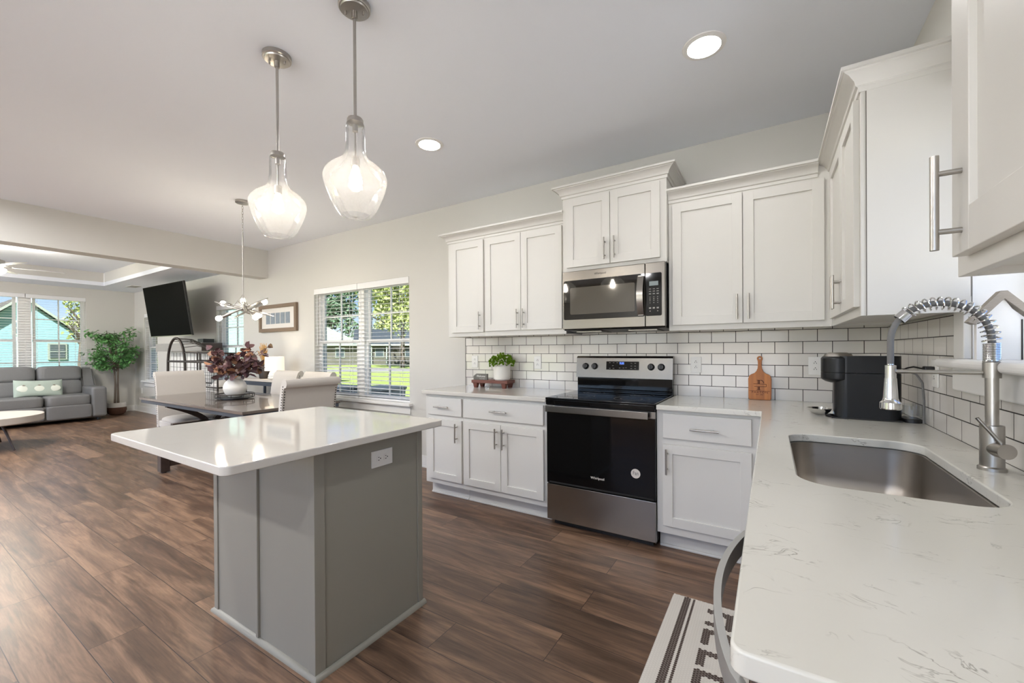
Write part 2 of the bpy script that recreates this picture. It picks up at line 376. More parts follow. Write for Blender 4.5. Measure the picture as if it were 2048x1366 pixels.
def quartz_material(name, base, vein, amount, rough):
    m = mat(name, base, rough); t, N, L, b = nodes_of(m)
    tc = N.new('ShaderNodeTexCoord')
    n0 = N.new('ShaderNodeTexNoise'); n0.inputs['Scale'].default_value = 5; n0.inputs['Detail'].default_value = 3
    L.new(tc.outputs['Object'], n0.inputs['Vector'])
    ad = N.new('ShaderNodeVectorMath'); ad.operation = 'MULTIPLY_ADD'; ad.inputs[1].default_value = (0.25, 0.25, 0.25); L.new(n0.outputs['Color'], ad.inputs[0]); L.new(tc.outputs['Object'], ad.inputs[2])
    mp = N.new('ShaderNodeMapping'); mp.inputs['Rotation'].default_value = (0, 0, R(25)); mp.inputs['Scale'].default_value = (3.2, 9, 6); L.new(ad.outputs[0], mp.inputs[0])
    n1 = N.new('ShaderNodeTexNoise'); n1.inputs['Scale'].default_value = 1.5; n1.inputs['Detail'].default_value = 5; n1.inputs['Roughness'].default_value = 0.6; L.new(mp.outputs[0], n1.inputs['Vector'])
    s = N.new('ShaderNodeMath'); s.operation = 'SUBTRACT'; s.inputs[1].default_value = 0.5; L.new(n1.outputs[0], s.inputs[0])
    a = N.new('ShaderNodeMath'); a.operation = 'ABSOLUTE'; L.new(s.outputs[0], a.inputs[0])
    r1 = N.new('ShaderNodeMapRange'); r1.inputs[1].default_value = 0.0; r1.inputs[2].default_value = 0.012; r1.inputs[3].default_value = 1; r1.inputs[4].default_value = 0; L.new(a.outputs[0], r1.inputs[0])
    n2 = N.new('ShaderNodeTexNoise'); n2.inputs['Scale'].default_value = 11; n2.inputs['Detail'].default_value = 2; L.new(tc.outputs['Object'], n2.inputs['Vector'])
    r2 = N.new('ShaderNodeMapRange'); r2.inputs[1].default_value = 0.50; r2.inputs[2].default_value = 0.68; L.new(n2.outputs[0], r2.inputs[0])
    mu = N.new('ShaderNodeMath'); mu.operation = 'MULTIPLY'; L.new(r1.outputs[0], mu.inputs[0]); L.new(r2.outputs[0], mu.inputs[1])
    m2 = N.new('ShaderNodeMath'); m2.operation = 'MULTIPLY'; m2.inputs[1].default_value = amount; L.new(mu.outputs[0], m2.inputs[0])
    n3 = N.new('ShaderNodeTexNoise'); n3.inputs['Scale'].default_value = 4; n3.inputs['Detail'].default_value = 4; L.new(tc.outputs['Object'], n3.inputs['Vector'])
    x0 = N.new('ShaderNodeMix'); x0.data_type = 'RGBA'; x0.inputs[6].default_value = lin(base); x0.inputs[7].default_value = lin(tuple(c-7 for c in base)); L.new(n3.outputs[0], x0.inputs[0])
    x1 = N.new('ShaderNodeMix'); x1.data_type = 'RGBA'; x1.inputs[7].default_value = lin(vein); L.new(m2.outputs[0], x1.inputs[0]); L.new(x0.outputs[2], x1.inputs[6])
    L.new(x1.outputs[2], b.inputs['Base Color'])
    return m
M['quartz'] = quartz_material('white_veined_quartz', (216, 214, 205), (120, 114, 104), 0.75, 0.14)
M['quartz2'] = quartz_material('pale_quartz', (207, 203, 195), (180, 172, 160), 0.25, 0.06)

def strip_wood_material(name, cols, axis, width):
    """boards of glued strips in differing browns"""
    m = mat(name, cols[0], 0.45); t, N, L, b = nodes_of(m)
    tc = N.new('ShaderNodeTexCoord'); sp = N.new('ShaderNodeSeparateXYZ'); L.new(tc.outputs['Object'], sp.inputs[0])
    d = N.new('ShaderNodeMath'); d.operation = 'DIVIDE'; d.inputs[1].default_value = width; L.new(sp.outputs[axis], d.inputs[0])
    f = N.new('ShaderNodeMath'); f.operation = 'FLOOR'; L.new(d.outputs[0], f.inputs[0])
    wn = N.new('ShaderNodeTexWhiteNoise'); wn.noise_dimensions = '1D'; L.new(f.outputs[0], wn.inputs['W'])
    cr = N.new('ShaderNodeValToRGB'); cr.color_ramp.elements[0].color = lin(cols[0]); cr.color_ramp.elements[1].color = lin(cols[1]); L.new(wn.outputs['Value'], cr.inputs[0])
    L.new(cr.outputs[0], b.inputs['Base Color'])
    return m
M['board'] = strip_wood_material('strip_cutting_board', ((204, 130, 58), (158, 94, 44)), 0, 0.016)

def siding_material(name, rgb, pitch):
    m = mat(name, rgb, 0.7); t, N, L, b = nodes_of(m)
    tc = N.new('ShaderNodeTexCoord'); sp = N.new('ShaderNodeSeparateXYZ'); L.new(tc.outputs['Object'], sp.inputs[0])
    d = N.new('ShaderNodeMath'); d.operation = 'DIVIDE'; d.inputs[1].default_value = pitch; L.new(sp.outputs[2], d.inputs[0])
    f = N.new('ShaderNodeMath'); f.operation = 'FRACT'; L.new(d.outputs[0], f.inputs[0])
    bp = N.new('ShaderNodeBump'); bp.inputs['Strength'].default_value = 0.8; bp.inputs['Distance'].default_value = 0.03; bp.invert = True
    L.new(f.outputs[0], bp.inputs['Height']); L.new(bp.outputs[0], b.inputs['Normal'])
    return m
M['teal'] = siding_material('teal_lap_siding', (130, 163, 169), 0.18)
M['tealtrim'] = mat('pale_green_trim', (166, 176, 164), 0.7)
M['shingle'] = mat('grey_shingle', (84, 80, 72), 0.9, noise=0.25, nscale=5)
M['darkroof'] = mat('dark_blue_grey_roof', (52, 60, 66), 0.9, noise=0.2, nscale=4)
M['brickhouse'] = mat('grey_brown_brick', (92, 90, 80), 0.9, noise=0.15, nscale=3)
M['housetrim'] = mat('pale_house_trim', (150, 158, 148), 0.7)
M['grass'] = mat('lawn', (136, 150, 76), 0.9, noise=0.3, nscale=1.4, bump=0.3, bscale=12)
M['road'] = mat('pale_asphalt', (132, 130, 128), 0.9, noise=0.08, nscale=3)
M['bounce_slab'] = mat('sun_bounce_concrete', (216, 214, 210), 0.85, noise=0.06, nscale=3)  # pale so that sunlight bounces off it into the rooms
M['tleaf'] = mat('dark_tree_leaf', (98, 124, 94), 0.7, noise=0.4, nscale=2)
M['tleaf2'] = mat('yellow_tree_leaf', (152, 162, 96), 0.7, noise=0.35, nscale=2)
M['winglass'] = mat('far_window_glass', (70, 80, 84), 0.15, noise=0.1)
M['planter'] = mat('dark_outdoor_bin', (52, 60, 66), 0.6, noise=0.1)

# ================================================================== the setting
FX, RY = -12.3, -6.5                       # far living-room wall, wall behind the camera
mapB = lambda a, d, z: (a, d, z)           # wall y=0, outward +Y
mapF = lambda a, d, z: (FX-d, a, z)        # wall x=FX, outward -X
mapR = lambda a, d, z: (d, a, z)           # wall x=0, outward +X
mapK = lambda a, d, z: (a, RY-d, z)        # wall y=RY, outward -Y

def mbox(g, mp, a0, a1, d0, d1, z0, z1, bev=0.0):
    p, q = mp(a0, d0, z0), mp(a1, d1, z1)
    return g.box(p[0], q[0], p[1], q[1], p[2], q[2], bev)

def wall(name, mp, a0, a1, z1, holes, m, th=0.16):
    g = G(); a = a0
    for h0, h1, b0, b1 in sorted(holes):
        mbox(g, mp, a, h0, 0, th, 0, z1)
        if b0 > 0: mbox(g, mp, h0, h1, 0, th, 0, b0)
        mbox(g, mp, h0, h1, 0, th, b1, z1); a = h1
    mbox(g, mp, a, a1, 0, th, 0, z1)
    return struct(name, g, m)

W1 = (-5.765, -4.0, 0.675, 2.085); W2 = (-8.53, -7.63, 0.67, 2.03); W3 = (-11.73, -11.05, 0.67, 2.06)
WF = (-3.19, -0.75, 0.62, 2.36); WR = (-2.15, -1.19, 1.2, 2.15)
wall('wall_back', mapB, FX-0.16, 0.16, 2.9, [W1, W2, W3], M['wall'])
wall('wall_left', mapF, RY, 0, 2.9, [WF], M['wall'])
wall('wall_right', mapR, RY, 0, 2.9, [WR], M['wall'], 0.24)
K1 = (-11.9, -7.3, 0.08, 2.35); K2 = (-6.8, -5.1, 0.08, 2.45); K3 = (-4.9, -2.5, 0.95, 1.9); K4 = (-2.3, -0.3, 0.08, 2.45)  # invented openings behind the camera, added to let in more daylight
wall('wall_front', mapK, FX-0.16, 0.16, 2.9, [K1, K2, K3, K4], M['wall'])
struct('floor', G().box(FX-0.16, 0.24, RY-0.16, 0.16, -0.12, 0), M['floor'])
struct('ceiling', G().box(-6.95, 0.16, RY-0.16, 0.16, 2.749, 2.86), M['ceil'])
g = G()                                     # living-room ceiling: low border round a raised tray
TX0, TX1, TY0, TY1 = -11.55, -7.7, -4.7, -0.66
g.box(FX, TX0, RY, 0, 2.55, 2.62); g.box(TX1, -7.0, RY, 0, 2.55, 2.62); g.box(TX0, TX1, TY1, 0, 2.55, 2.62); g.box(TX0, TX1, RY, TY0, 2.55, 2.62)
g.box(TX0-0.1, TX1+0.1, TY0-0.1, TY1+0.1, 2.80, 2.86)
struct('ceiling_living', g, M['ceil'])
g = G()
g.box(TX0-0.1, TX0-0.001, TY0, TY1, 2.551, 2.80); g.box(TX1+0.001, TX1+0.1, TY0, TY1, 2.551, 2.80)
g.box(TX0, TX1, TY1+0.001, TY1+0.1, 2.551, 2.80); g.box(TX0, TX1, TY0-0.1, TY0-0.001, 2.551, 2.80)
struct('trim_1', g, M['wall'])             # painted sides of the tray
struct('ceiling_beam', G().box(-7.12, -6.9, RY, 0, 2.345, 2.749), M['wall'])

def baseboard(name, mp, a0, a1):
    g = G(); mbox(g, mp, a0, a1, -0.014, 0, 0, 0.125, 0.003); mbox(g, mp, a0, a1, -0.022, -0.014, 0, 0.02, 0.004)
    struct(name, g, M['trim'])
baseboard('baseboard_back', mapB, FX+0.02, -3.2)
baseboard('baseboard_left', mapF, RY, -0.015)

def window(n, mp, a0, a1, z0, z1, units, sill=True, apron=0.09, hang=True, door=False, clear=False):
    """double-hung units side by side: frame, sashes with muntins, panes, sill"""
    o = G(); o.box  # frame
    for p in ((a0, a0+0.035, z0, z1), (a1-0.035, a1, z0, z1), (a0, a1, z1-0.035, z1), (a0, a1, z0, z0+0.03)):
        mbox(o, mp, p[0], p[1], 0.07, 0.155, p[2], p[3], 0.002)
    for (u0, u1), (v0, v1) in zip(units, units[1:]):
        mbox(o, mp, u1-0.002, v0+0.002, 0.058, 0.16, z0, z1, 0.003)
    root = struct('window_%d' % n, o, M['trim'])
    s, pn = G(), G()
    for u0, u1 in units:
        zm = (z0+z1)/2
        for (b0, b1, d0) in ((z0+0.02, zm+0.018, 0.075), (zm-0.018, z1-0.03, 0.105)) if not door else ((z0+0.02, z1-0.03, 0.09),):
            d1 = d0+0.03; w = 0.04 if not door else 0.07
            mbox(s, mp, u0+0.02, u0+0.02+w, d0, d1, b0, b1, 0.002); mbox(s, mp, u1-0.02-w, u1-0.02, d0, d1, b0, b1, 0.002)
            mbox(s, mp, u0+0.02, u1-0.02, d0+0.001, d1-0.001, b0, b0+w, 0.002); mbox(s, mp, u0+0.02, u1-0.02, d0+0.001, d1-0.001, b1-w, b1, 0.002)
            if hang:
                um, bm_ = (u0+u1)/2, (b0+b1)/2
                mbox(s, mp, um-0.009, um+0.009, d0+0.006, d1-0.006, b0, b1); mbox(s, mp, u0+0.03, u1-0.03, d0+0.007, d1-0.007, bm_-0.009, bm_+0.009)
            q = d0+0.015
            pn.quad(mp(u0+0.03, q, b0+0.01), mp(u1-0.03, q, b0+0.01), mp(u1-0.03, q, b1-0.01), mp(u0+0.03, q, b1-0.01))
    obj('window_sash', s, M['trim'], root); obj('window_pane', pn, M['clearpane' if door or clear else 'pane'], root)
    if sill:
        g = G(); mbox(g, mp, a0-0.05, a1+0.05, -0.06, 0.0, z0-0.03, z0+0.003, 0.006); mbox(g, mp, a0, a1, 0, 0.07, z0-0.03, z0+0.003)
        mbox(g, mp, a0-0.02, a1+0.02, -0.016, 0, z0-0.03-apron, z0-0.03, 0.004)
        obj('window_sill', g, M['trim'], root)
    g = G()
    mbox(g, mp, a0-0.09, a0+0.005, 0.16, 0.18, z0-0.09, z1+0.09); mbox(g, mp, a1-0.005, a1+0.09, 0.16, 0.18, z0-0.09, z1+0.09); mbox(g, mp, a0-0.09, a1+0.09, 0.16, 0.18, z1-0.005, z1+0.09)
    obj('outer_trim', g, M['reveal'], root)
    # a portal guides daylight sampling; it gives no light of its own
    li = bpy.data.lights.new('portal', 'AREA'); li.shape = 'RECTANGLE'; li.cycles.is_portal = True
    li.size = a1-a0; li.size_y = z1-z0
    lo = bpy.data.objects.new('portal', li); COL.objects.link(lo)
    c = Vector(mp((a0+a1)/2, 0.2, (z0+z1)/2)); inn = Vector(mp((a0+a1)/2, 0, (z0+z1)/2))-c
    lo.location = c; lo.rotation_euler = inn.to_track_quat('-Z', 'Z').to_euler()
    return root
wm = (W1[0]+W1[1])/2
window(1, mapB, *W1, [(W1[0]+0.0, wm-0.05), (wm+0.05, W1[1])])
window(2, mapB, *W2, [(W2[0], W2[1])])
window(3, mapB, *W3, [(W3[0], W3[1])])
UF = [(-3.19, -2.43), (-2.35+0.0, -1.63), (-1.47, -0.75)]
window(4, mapF, *WF, UF)
window(5, lambda a, d, z: (d+0.08, a, z), *WR, [(WR[0], WR[1])], sill=False, clear=True)
window(6, mapK, *K1, [(K1[0], -9.6), (-9.6, K1[1])], sill=False, hang=False, door=True)  # from here on, added unseen glazing for fill daylight
window(7, mapK, *K2, [K2[:2]], sill=False, hang=False, door=True)
window(8, mapK, *K3, [(K3[0], -3.7), (-3.7, K3[1])], hang=False, door=True)
window(9, mapK, *K4, [K4[:2]], sill=False, hang=False, door=True)
struct('sun_block_eave', G().box(0.241, 1.10, RY-0.2, 0.9, 2.6, 2.72), M['trim'])  # unseen eave, added to keep direct sun out of the sink window
# sink window: casing, sill board and apron over the tile
g = G()
g.box(-0.022, 0, -1.19, -1.095, 1.217, 1.44, 0.003); g.box(-0.022, 0, -2.245, -2.15, 1.217, 1.44, 0.003)
g.box(0.0, 0.15, -1.195, -1.188, 1.2, 2.15); g.box(0.0, 0.15, -2.152, -2.145, 1.2, 2.15)
struct('trim_2', g, M['trim'])
g = G(); g.box(0.0, 0.15, -2.149, -1.191, 1.185, 1.2168); g.box(-0.075, 0.0, -2.26, -1.09, 1.185, 1.217, 0.012, 3); g.box(-0.03, -0.001, -2.24, -1.11, 1.10, 1.186, 0.006)
struct('trim_3', g, M['trim'])

# tiled backsplash
struct('backsplash', G().box(-3.2, -0.001, -0.01, 0.0, 0.912, 1.43), M['tile_x'])
g = G(); g.box(-0.01, 0, -1.098, -0.011, 0.912, 1.385); g.box(-0.01, 0, -2.76, -1.098, 0.912, 1.11)
struct('backsplash', g, M['tile_y'])
struct('trim_4', G().box(-3.208, -3.2, -0.012, 0, 0.912, 1.385, 0.002), M['printgrey'])

# ------------------------------------------------------------------ blinds
def blind(mp, a0, a1, z0, z1, label, cord=True):
    c = mp((a0+a1)/2, 0.03, z1)
    t = thing('window_blind', label, 'blind', c, 'white slatted window blinds')
    h = G(); mbox(h, mp, a0, a1, -0.004, 0.008, z1-0.075, z1-0.002, 0.003); mbox(h, mp, a0, a1, 0.008, 0.055, z1-0.045, z1-0.002)
    obj('valance', h, M['slat'], t)
    s = G(); z = z1-0.085
    while z > z0+0.03:
        p0, p1 = mp(a0+0.004, 0.010, z-0.002), mp(a1-0.004, 0.054, z+0.002)
        s.hull8([mp(a0+0.004, 0.010, z-0.0015), mp(a1-0.004, 0.010, z-0.0015), mp(a1-0.004, 0.054, z+0.0015), mp(a0+0.004, 0.054, z+0.0015),
                 mp(a0+0.004, 0.010, z+0.001), mp(a1-0.004, 0.010, z+0.001), mp(a1-0.004, 0.054, z+0.004), mp(a0+0.004, 0.054, z+0.004)])
        z -= 0.0475
    obj('slats', s, M['slat'], t)
    b = G(); mbox(b, mp, a0+0.004, a1-0.004, 0.012, 0.052, z0+0.006, z0+0.024, 0.003); obj('bottom_rail', b, M['slat'], t)
    k = G()
    for f in (0.18, 0.82) if a1-a0 < 1 else (0.15, 0.5, 0.85):
        for d in (0.011, 0.053): mbox(k, mp, a0+(a1-a0)*f-0.0012, a0+(a1-a0)*f+0.0012, d-0.0012, d+0.0012, z0+0.02, z1-0.05)
    obj('ladder_cord', k, M['slat'], t)
    if cord:
        k = G(); q = a0+0.06
        k.tube([mp(q, 0.004, z1-0.08), mp(q, 0.0, z1-0.4), mp(q, 0.003, z1-0.75)], 0.004, 6); obj('tilt_wand', k, M['slat'], t)
blind(mapB, W1[0]+0.003, wm-0.004, W1[2], W1[3], 'white slatted blind on the left half of the dining window')
blind(mapB, wm+0.004, W1[1]-0.003, W1[2], W1[3], 'white slatted blind on the right half of the dining window')
blind(mapB, W2[0]+0.003, W2[1]-0.003, W2[2], W2[3], 'white blind on the narrow window behind the sputnik chandelier')
blind(mapB, W3[0]+0.003, W3[1]-0.003, W3[2], W3[3], 'white blind on the narrow window partly behind the television')
blind(mapF, UF[2][0]-0.075, UF[2][1]-0.003, WF[2], WF[3], 'white blind above the sofa on the window pane nearest the leafy tree')
blind(mapF, UF[1][0]-0.035, UF[1][1]+0.075, WF[2], WF[3], 'white blind above the sofa at the left edge of the picture')

# ------------------------------------------------------------------ cabinets
BACK = lambda a, d, z: (a, -d, z)          # d = distance out from the back wall
SIDE = lambda a, d, z: (-d, a, z)          # d = distance out from the sink wall

def shaker(mp, a0, a1, z0, z1, d, parent, w=0.057, name='door'):
    """framed door with a recessed flat panel; back at d, front at d+0.02"""
    g = G(); e = 0.0012
    mbox(g, mp, a0, a0+w, d, d+0.02, z0, z1, e); mbox(g, mp, a1-w, a1, d, d+0.02, z0, z1, e)
    mbox(g, mp, a0+w-0.001, a1-w+0.001, d, d+0.0197, z0, z0+w, e); mbox(g, mp, a0+w-0.001, a1-w+0.001, d, d+0.0197, z1-w, z1, e)
    mbox(g, mp, a0+w-0.004, a1-w+0.004, d, d+0.010, z0+w-0.004, z1-w+0.004)
    return obj(name, g, M['cab'], parent)

def slab(mp, a0, a1, z0, z1, d, parent):
    g = G(); mbox(g, mp, a0, a1, d, d+0.02, z0, z1, 0.003); return obj('drawer', g, M['cab'], parent)

def pull(mp, a, z, d, parent, vert=True, L=0.156, r=0.006):
    g = G(); h = L/2; s = 0.048*L/0.156
    if vert:
        g.cyl(mp(a, d+0.032, z-h), mp(a, d+0.032, z+h), r, seg=14)
        for q in (-s, s): g.cyl(mp(a, d-0.001, z+q), mp(a, d+0.032, z+q), r*0.75, seg=10)
    else:
        g.cyl(mp(a-h, d+0.032, z), mp(a+h, d+0.032, z), r, seg=14)
        for q in (-s, s): g.cyl(mp(a+q, d-0.001, z), mp(a+q, d+0.032, z), r*0.75, seg=10)
    return obj('handle', g, M['nickel'], parent, True)

def crown(mp, a0, a1, d, zb, parent, end0=0, end1=0, h=0.062, pr=0.066, m='cab', back=True):
    """crown moulding with mitred returns: profile swept round the top of a cabinet; d is the face, end0/end1 say if that end returns to the wall"""
    prof = [(0.0, -0.022), (0.007, -0.022), (0.009, -0.004), (0.017, 0.0), (0.022, 0.016), (0.040, 0.036), (0.054, 0.042), (0.056, 0.047), (pr, 0.048), (pr, h), (0.0, h)]
    g = G()
    path = []
    if end0: path.append((a0, 0.002, -1, 0))
    path.append((a0, d, -1 if end0 else 0, 1)); path.append((a1, d, 1 if end1 else 0, 1))
    if end1: path.append((a1, 0.002, 1, 0))
    rings = [[mp(a+na*p, dd+nd*p, zb+z) for p, z in prof] for a, dd, na, nd in path]
    g.rings(rings)
    mbox(g, mp, a0+0.001, a1-0.001, 0.01, d, zb+0.0, zb+h-0.004)
    return obj('crown_molding', g, M[m], parent, True, 25)

def base_cab(label, mp, a0, a1, depth=0.61, group='white base cabinets', toe=True, end=None):
    c = mp((a0+a1)/2, depth/2, 0)
    t = thing('base_cabinet', label, 'cabinet', c, group)
    g = G(); mbox(g, mp, a0, a1, 0.003, depth, 0.115, 0.883, 0.001); mbox(g, mp, a0+0.001, a1-0.001, 0.01, depth-0.085, 0.0, 0.12)
    obj('body', g, M['cab'], t)
    g = G(); mbox(g, mp, a0+0.001, a1-0.001, depth-0.085, depth-0.077, 0.0, 0.113); mbox(g, mp, a0+0.001, a1-0.001, depth-0.078, depth-0.063, 0.0, 0.018, 0.006)
    obj('toe_kick', g, M['cab'], t)
    return t

b = base_cab('narrow white base cabinet at the left end of the stove wall', BACK, -3.172, -2.755)
d = slab(BACK, -3.13, -2.764, 0.709, 0.858, 0.61, b); pull(BACK, -2.962, 0.782, 0.63, d, False)
d = shaker(BACK, -3.13, -2.764, 0.16, 0.676, 0.61, b); pull(BACK, -2.808, 0.576, 0.63, d)
b = base_cab('two-door white base cabinet just left of the stove', BACK, -2.754, -1.978)
d = slab(BACK, -2.743, -2.005, 0.709, 0.856, 0.61, b); pull(BACK, -2.384, 0.781, 0.63, d, False)
d = shaker(BACK, -2.743, -2.378, 0.16, 0.676, 0.61, b); pull(BACK, -2.412, 0.575, 0.63, d)
d = shaker(BACK, -2.374, -2.006, 0.16, 0.676, 0.61, b); pull(BACK, -2.345, 0.575, 0.63, d)
b = base_cab('white base cabinet right of the stove with one drawer and one door', BACK, -1.212, -0.612)
d = slab(BACK, -1.173, -0.696, 0.71, 0.862, 0.61, b); pull(BACK, -0.936, 0.779, 0.63, d, False)
d = shaker(BACK, -1.173, -0.696, 0.168, 0.672, 0.61, b); pull(BACK, -1.147, 0.57, 0.63, d)
# sink base: open-topped carcass so that the bowl hangs inside it
b = thing('base_cabinet', 'white sink cabinet under the sink and long right-hand worktop', 'cabinet', (-0.3, -1.36, 0), 'white base cabinets')
g = G(); g.box(-0.61, -0.592, -2.105, -0.63, 0.115, 0.883); g.box(-0.592, -0.003, -2.105, -2.085, 0.115, 0.883); g.box(-0.592, -0.003, -0.65, -0.63, 0.115, 0.883)
g.box(-0.592, -0.003, -2.085, -0.65, 0.115, 0.135); g.box(-0.55, -0.003, -2.1, -0.64, 0, 0.115)
obj('body', g, M['cab'], b)
d = shaker(SIDE, -1.30, -0.86, 0.16, 0.676, 0.61, b); pull(SIDE, -1.27, 0.575, 0.63, d)
d = shaker(SIDE, -1.745, -1.304, 0.16, 0.676, 0.61, b); pull(SIDE, -1.335, 0.575, 0.63, d)
d = shaker(SIDE, -2.09, -1.75, 0.16, 0.676, 0.61, b); pull(SIDE, -1.78, 0.575, 0.63, d)
slab(SIDE, -2.09, -0.86, 0.71, 0.858, 0.61, b)
# dishwasher with its bowed handle, and the panel that ends the run
t = thing('dishwasher', 'dishwasher with a bowed grey bar handle under the near end of the worktop', 'dishwasher', (-0.33, -2.41, 0))
g = G(); g.box(-0.60, -0.01, -2.715, -2.112, 0.1, 0.872); obj('body', g, M['dark'], t)
g = G(); g.box(-0.63, -0.60, -2.712, -2.115, 0.13, 0.868, 0.004); dd = obj('door', g, M['steelv'], t)
g = G(); pts = []
for k in range(25):
    f = k/24; y = -2.135-0.56*f; bow = math.sin(math.pi*f)**0.7 if 0 < f < 1 else 0
    pts.append((-0.635-0.055*bow, y))
ri = []
for i, (x, y) in enumerate(pts):
    a, c = pts[max(i-1, 0)], pts[min(i+1, 24)]; tx, ty = c[0]-a[0], c[1]-a[1]; l = math.hypot(tx, ty); nx, ny = -ty/l, tx/l
    ri.append([(x-nx*0.006, y-ny*0.006, 0.79), (x+nx*0.006, y+ny*0.006, 0.79), (x+nx*0.006, y+ny*0.006, 0.828), (x-nx*0.006, y-ny*0.006, 0.828)])
g.rings(ri); obj('handle', g, mat('grey_bar_handle', (176, 176, 174), 0.35, 0.5), dd, True)
g = G(); g.box(-0.56, -0.01, -2.71, -2.115, 0.0, 0.1); obj('toe_kick', g, M['black'], t)
g = G(); g.box(-0.612, -0.003, -2.748, -2.72, 0.0, 0.883, 0.002); tag(obj('end_panel', g, M['cab']), 'white panel closing the near end of the sink worktop run', 'panel')

def upper(label, mp, a0, a1, z0, z1, depth, group='white wall cabinets'):
    t = thing('wall_cabinet', label, 'cabinet', mp((a0+a1)/2, depth/2, z0), group)
    g = G(); mbox(g, mp, a0, a1, 0.012, depth-0.019, z0+0.012, z1); mbox(g, mp, a0, a1, depth-0.019, depth, z0, z1, 0.001)
    mbox(g, mp, a0, a0+0.016, 0.012, depth-0.019, z0, z0+0.02); mbox(g, mp, a1-0.016, a1, 0.012, depth-0.019, z0, z0+0.02)
    obj('body', g, M['cab'], t)
    return t
UZ, UT = 1.383, 2.268
u = upper('single-door white wall cabinet at the left end of the stove wall', BACK, -3.15, -2.733, UZ, UT+0.05, 0.325)
d = shaker(BACK, -3.102, -2.74, 1.42, 2.232, 0.325, u); pull(BACK, -2.774, 1.52, 0.345, d)
crown(BACK, -3.15, -2.733, 0.325, UT, u, end0=1)
u = upper('two-door white wall cabinet just left of the microwave', BACK, -2.732, -1.957, UZ, UT+0.05, 0.325)
d = shaker(BACK, -2.72, -2.359, 1.425, 2.232, 0.325, u); pull(BACK, -2.387, 1.52, 0.345, d)
d = shaker(BACK, -2.355, -1.985, 1.425, 2.232, 0.325, u); pull(BACK, -2.327, 1.52, 0.345, d)
crown(BACK, -2.732, -1.957, 0.325, UT, u)
u = upper('raised two-door white wall cabinet above the microwave', BACK, -1.955, -1.194, 1.848, 2.485, 0.38)
d = shaker(BACK, -1.92, -1.581, 1.879, 2.395, 0.38, u); pull(BACK, -1.615, 1.985, 0.40, d)
d = shaker(BACK, -1.577, -1.235, 1.879, 2.395, 0.38, u); pull(BACK, -1.543, 1.985, 0.40, d)
crown(BACK, -1.955, -1.194, 0.38, 2.432, u, 1, 1, h=0.06)
u = upper('wide two-door white wall cabinet right of the microwave', BACK, -1.192, -0.307, UZ, UT+0.05, 0.325)
d = shaker(BACK, -1.166, -0.752, 1.42, 2.232, 0.325, u); pull(BACK, -0.781, 1.52, 0.345, d)
d = shaker(BACK, -0.747, -0.342, 1.42, 2.232, 0.325, u); pull(BACK, -0.718, 1.52, 0.345, d)
crown(BACK, -1.192, -0.37, 0.325, UT, u)
EY = -1.215
u = upper('two-door white corner wall cabinet on the sink wall beside the window', SIDE, EY, -0.327, UZ, UT+0.05, 0.307)
d = shaker(SIDE, -0.835, -0.42, 1.42, 2.232, 0.307, u); pull(SIDE, -0.812, 1.52, 0.327, d)
d = shaker(SIDE, EY+0.022, -0.839, 1.42, 2.232, 0.307, u); pull(SIDE, -0.862, 1.52, 0.327, d)
g = G(); mbox(g, SIDE, EY-0.005, EY, 0.012, 0.2895, UZ, UT+0.01); ep = obj('end_panel', g, M['cab'], u)
g = G(); mbox(g, SIDE, EY-0.003, EY+0.001, 0.2895, 0.2915, UZ, UT); obj('seam', g, M['printgrey'], ep)
crown(SIDE, EY, -0.32, 0.307, UT, u, end0=1)
u = upper('white wall cabinet at the right edge, nearest the camera', SIDE, -3.0, -2.247, UZ, UT+0.05, 0.322)
d = shaker(SIDE, -2.645, -2.294, 1.412, 2.232, 0.322, u, 0.07); pull(SIDE, -2.337, 1.497, 0.342, d)
d = shaker(SIDE, -2.99, -2.649, 1.415, 2.232, 0.322, u); pull(SIDE, -2.96, 1.52, 0.342, d)
crown(SIDE, -3.0, -2.247, 0.322, UT, u, end1=1)

# ------------------------------------------------------------------ worktops, sink
me = plate_mesh([rrect(-3.195, -1.976, -0.648, -0.011, 0.008, 4)], 0.8835, 0.914, 0.004)
tag(obj('countertop', me, M['quartz2'], None, True), 'white stone worktop left of the stove', 'worktop', 'white stone worktops')
out = [(-1.208, -0.011), (-1.208, -0.644), (-1.204, -0.648), (-0.658, -0.648), (-0.648, -0.658), (-0.648, -2.742)]
out += [(-0.630-0.018*math.cos(R(a)), -2.742-0.018*math.sin(R(a))) for a in (20, 45, 70)] + [(-0.630, -2.76), (-0.011, -2.76), (-0.011, -0.011)]
SX0, SX1, SY0, SY1 = -0.545, -0.155, -2.0, -1.255
me = plate_mesh([out, rrect(SX0, SX1, SY0, SY1, 0.085, 10)], 0.8835, 0.914, 0.004)
tag(obj('countertop', me, M['quartz'], None, True), 'long white veined worktop holding the sink and running round the corner', 'worktop', 'white stone worktops')
t = thing('sink', 'undermount stainless steel sink sunk into the white worktop', 'sink', (-0.35, -1.63, 0.68))
g = G(); rg = []
for z, ins in ((0.883, -0.02), (0.8829, 0.006), (0.86, 0.006), (0.76, 0.012), (0.70, 0.03), (0.685, 0.06), (0.682, 0.13)):
    rg.append([(x, y, z) for x, y in rrect(SX0+ins, SX1-ins, SY0+ins, SY1-ins, max(0.02, 0.085-ins*0.3), 8)])
g.rings(rg, cap=False); g.b.verts.ensure_lookup_table(); g.b.faces.new(g.b.verts[-len(rg[0]):])
bowl = obj('bowl', g, mat('satin_sink_steel', (168, 162, 154), 0.36, 1.0, noise=0.05, nscale=12), t, True, 50)
g = G(); g.lathe([(0.045, 0.0), (0.045, 0.004), (0.036, 0.004), (0.03, 0.001), (0.006, 0.002)], (-0.35, -1.63, 0.683)); obj('drain', g, M['chrome'], t, True)

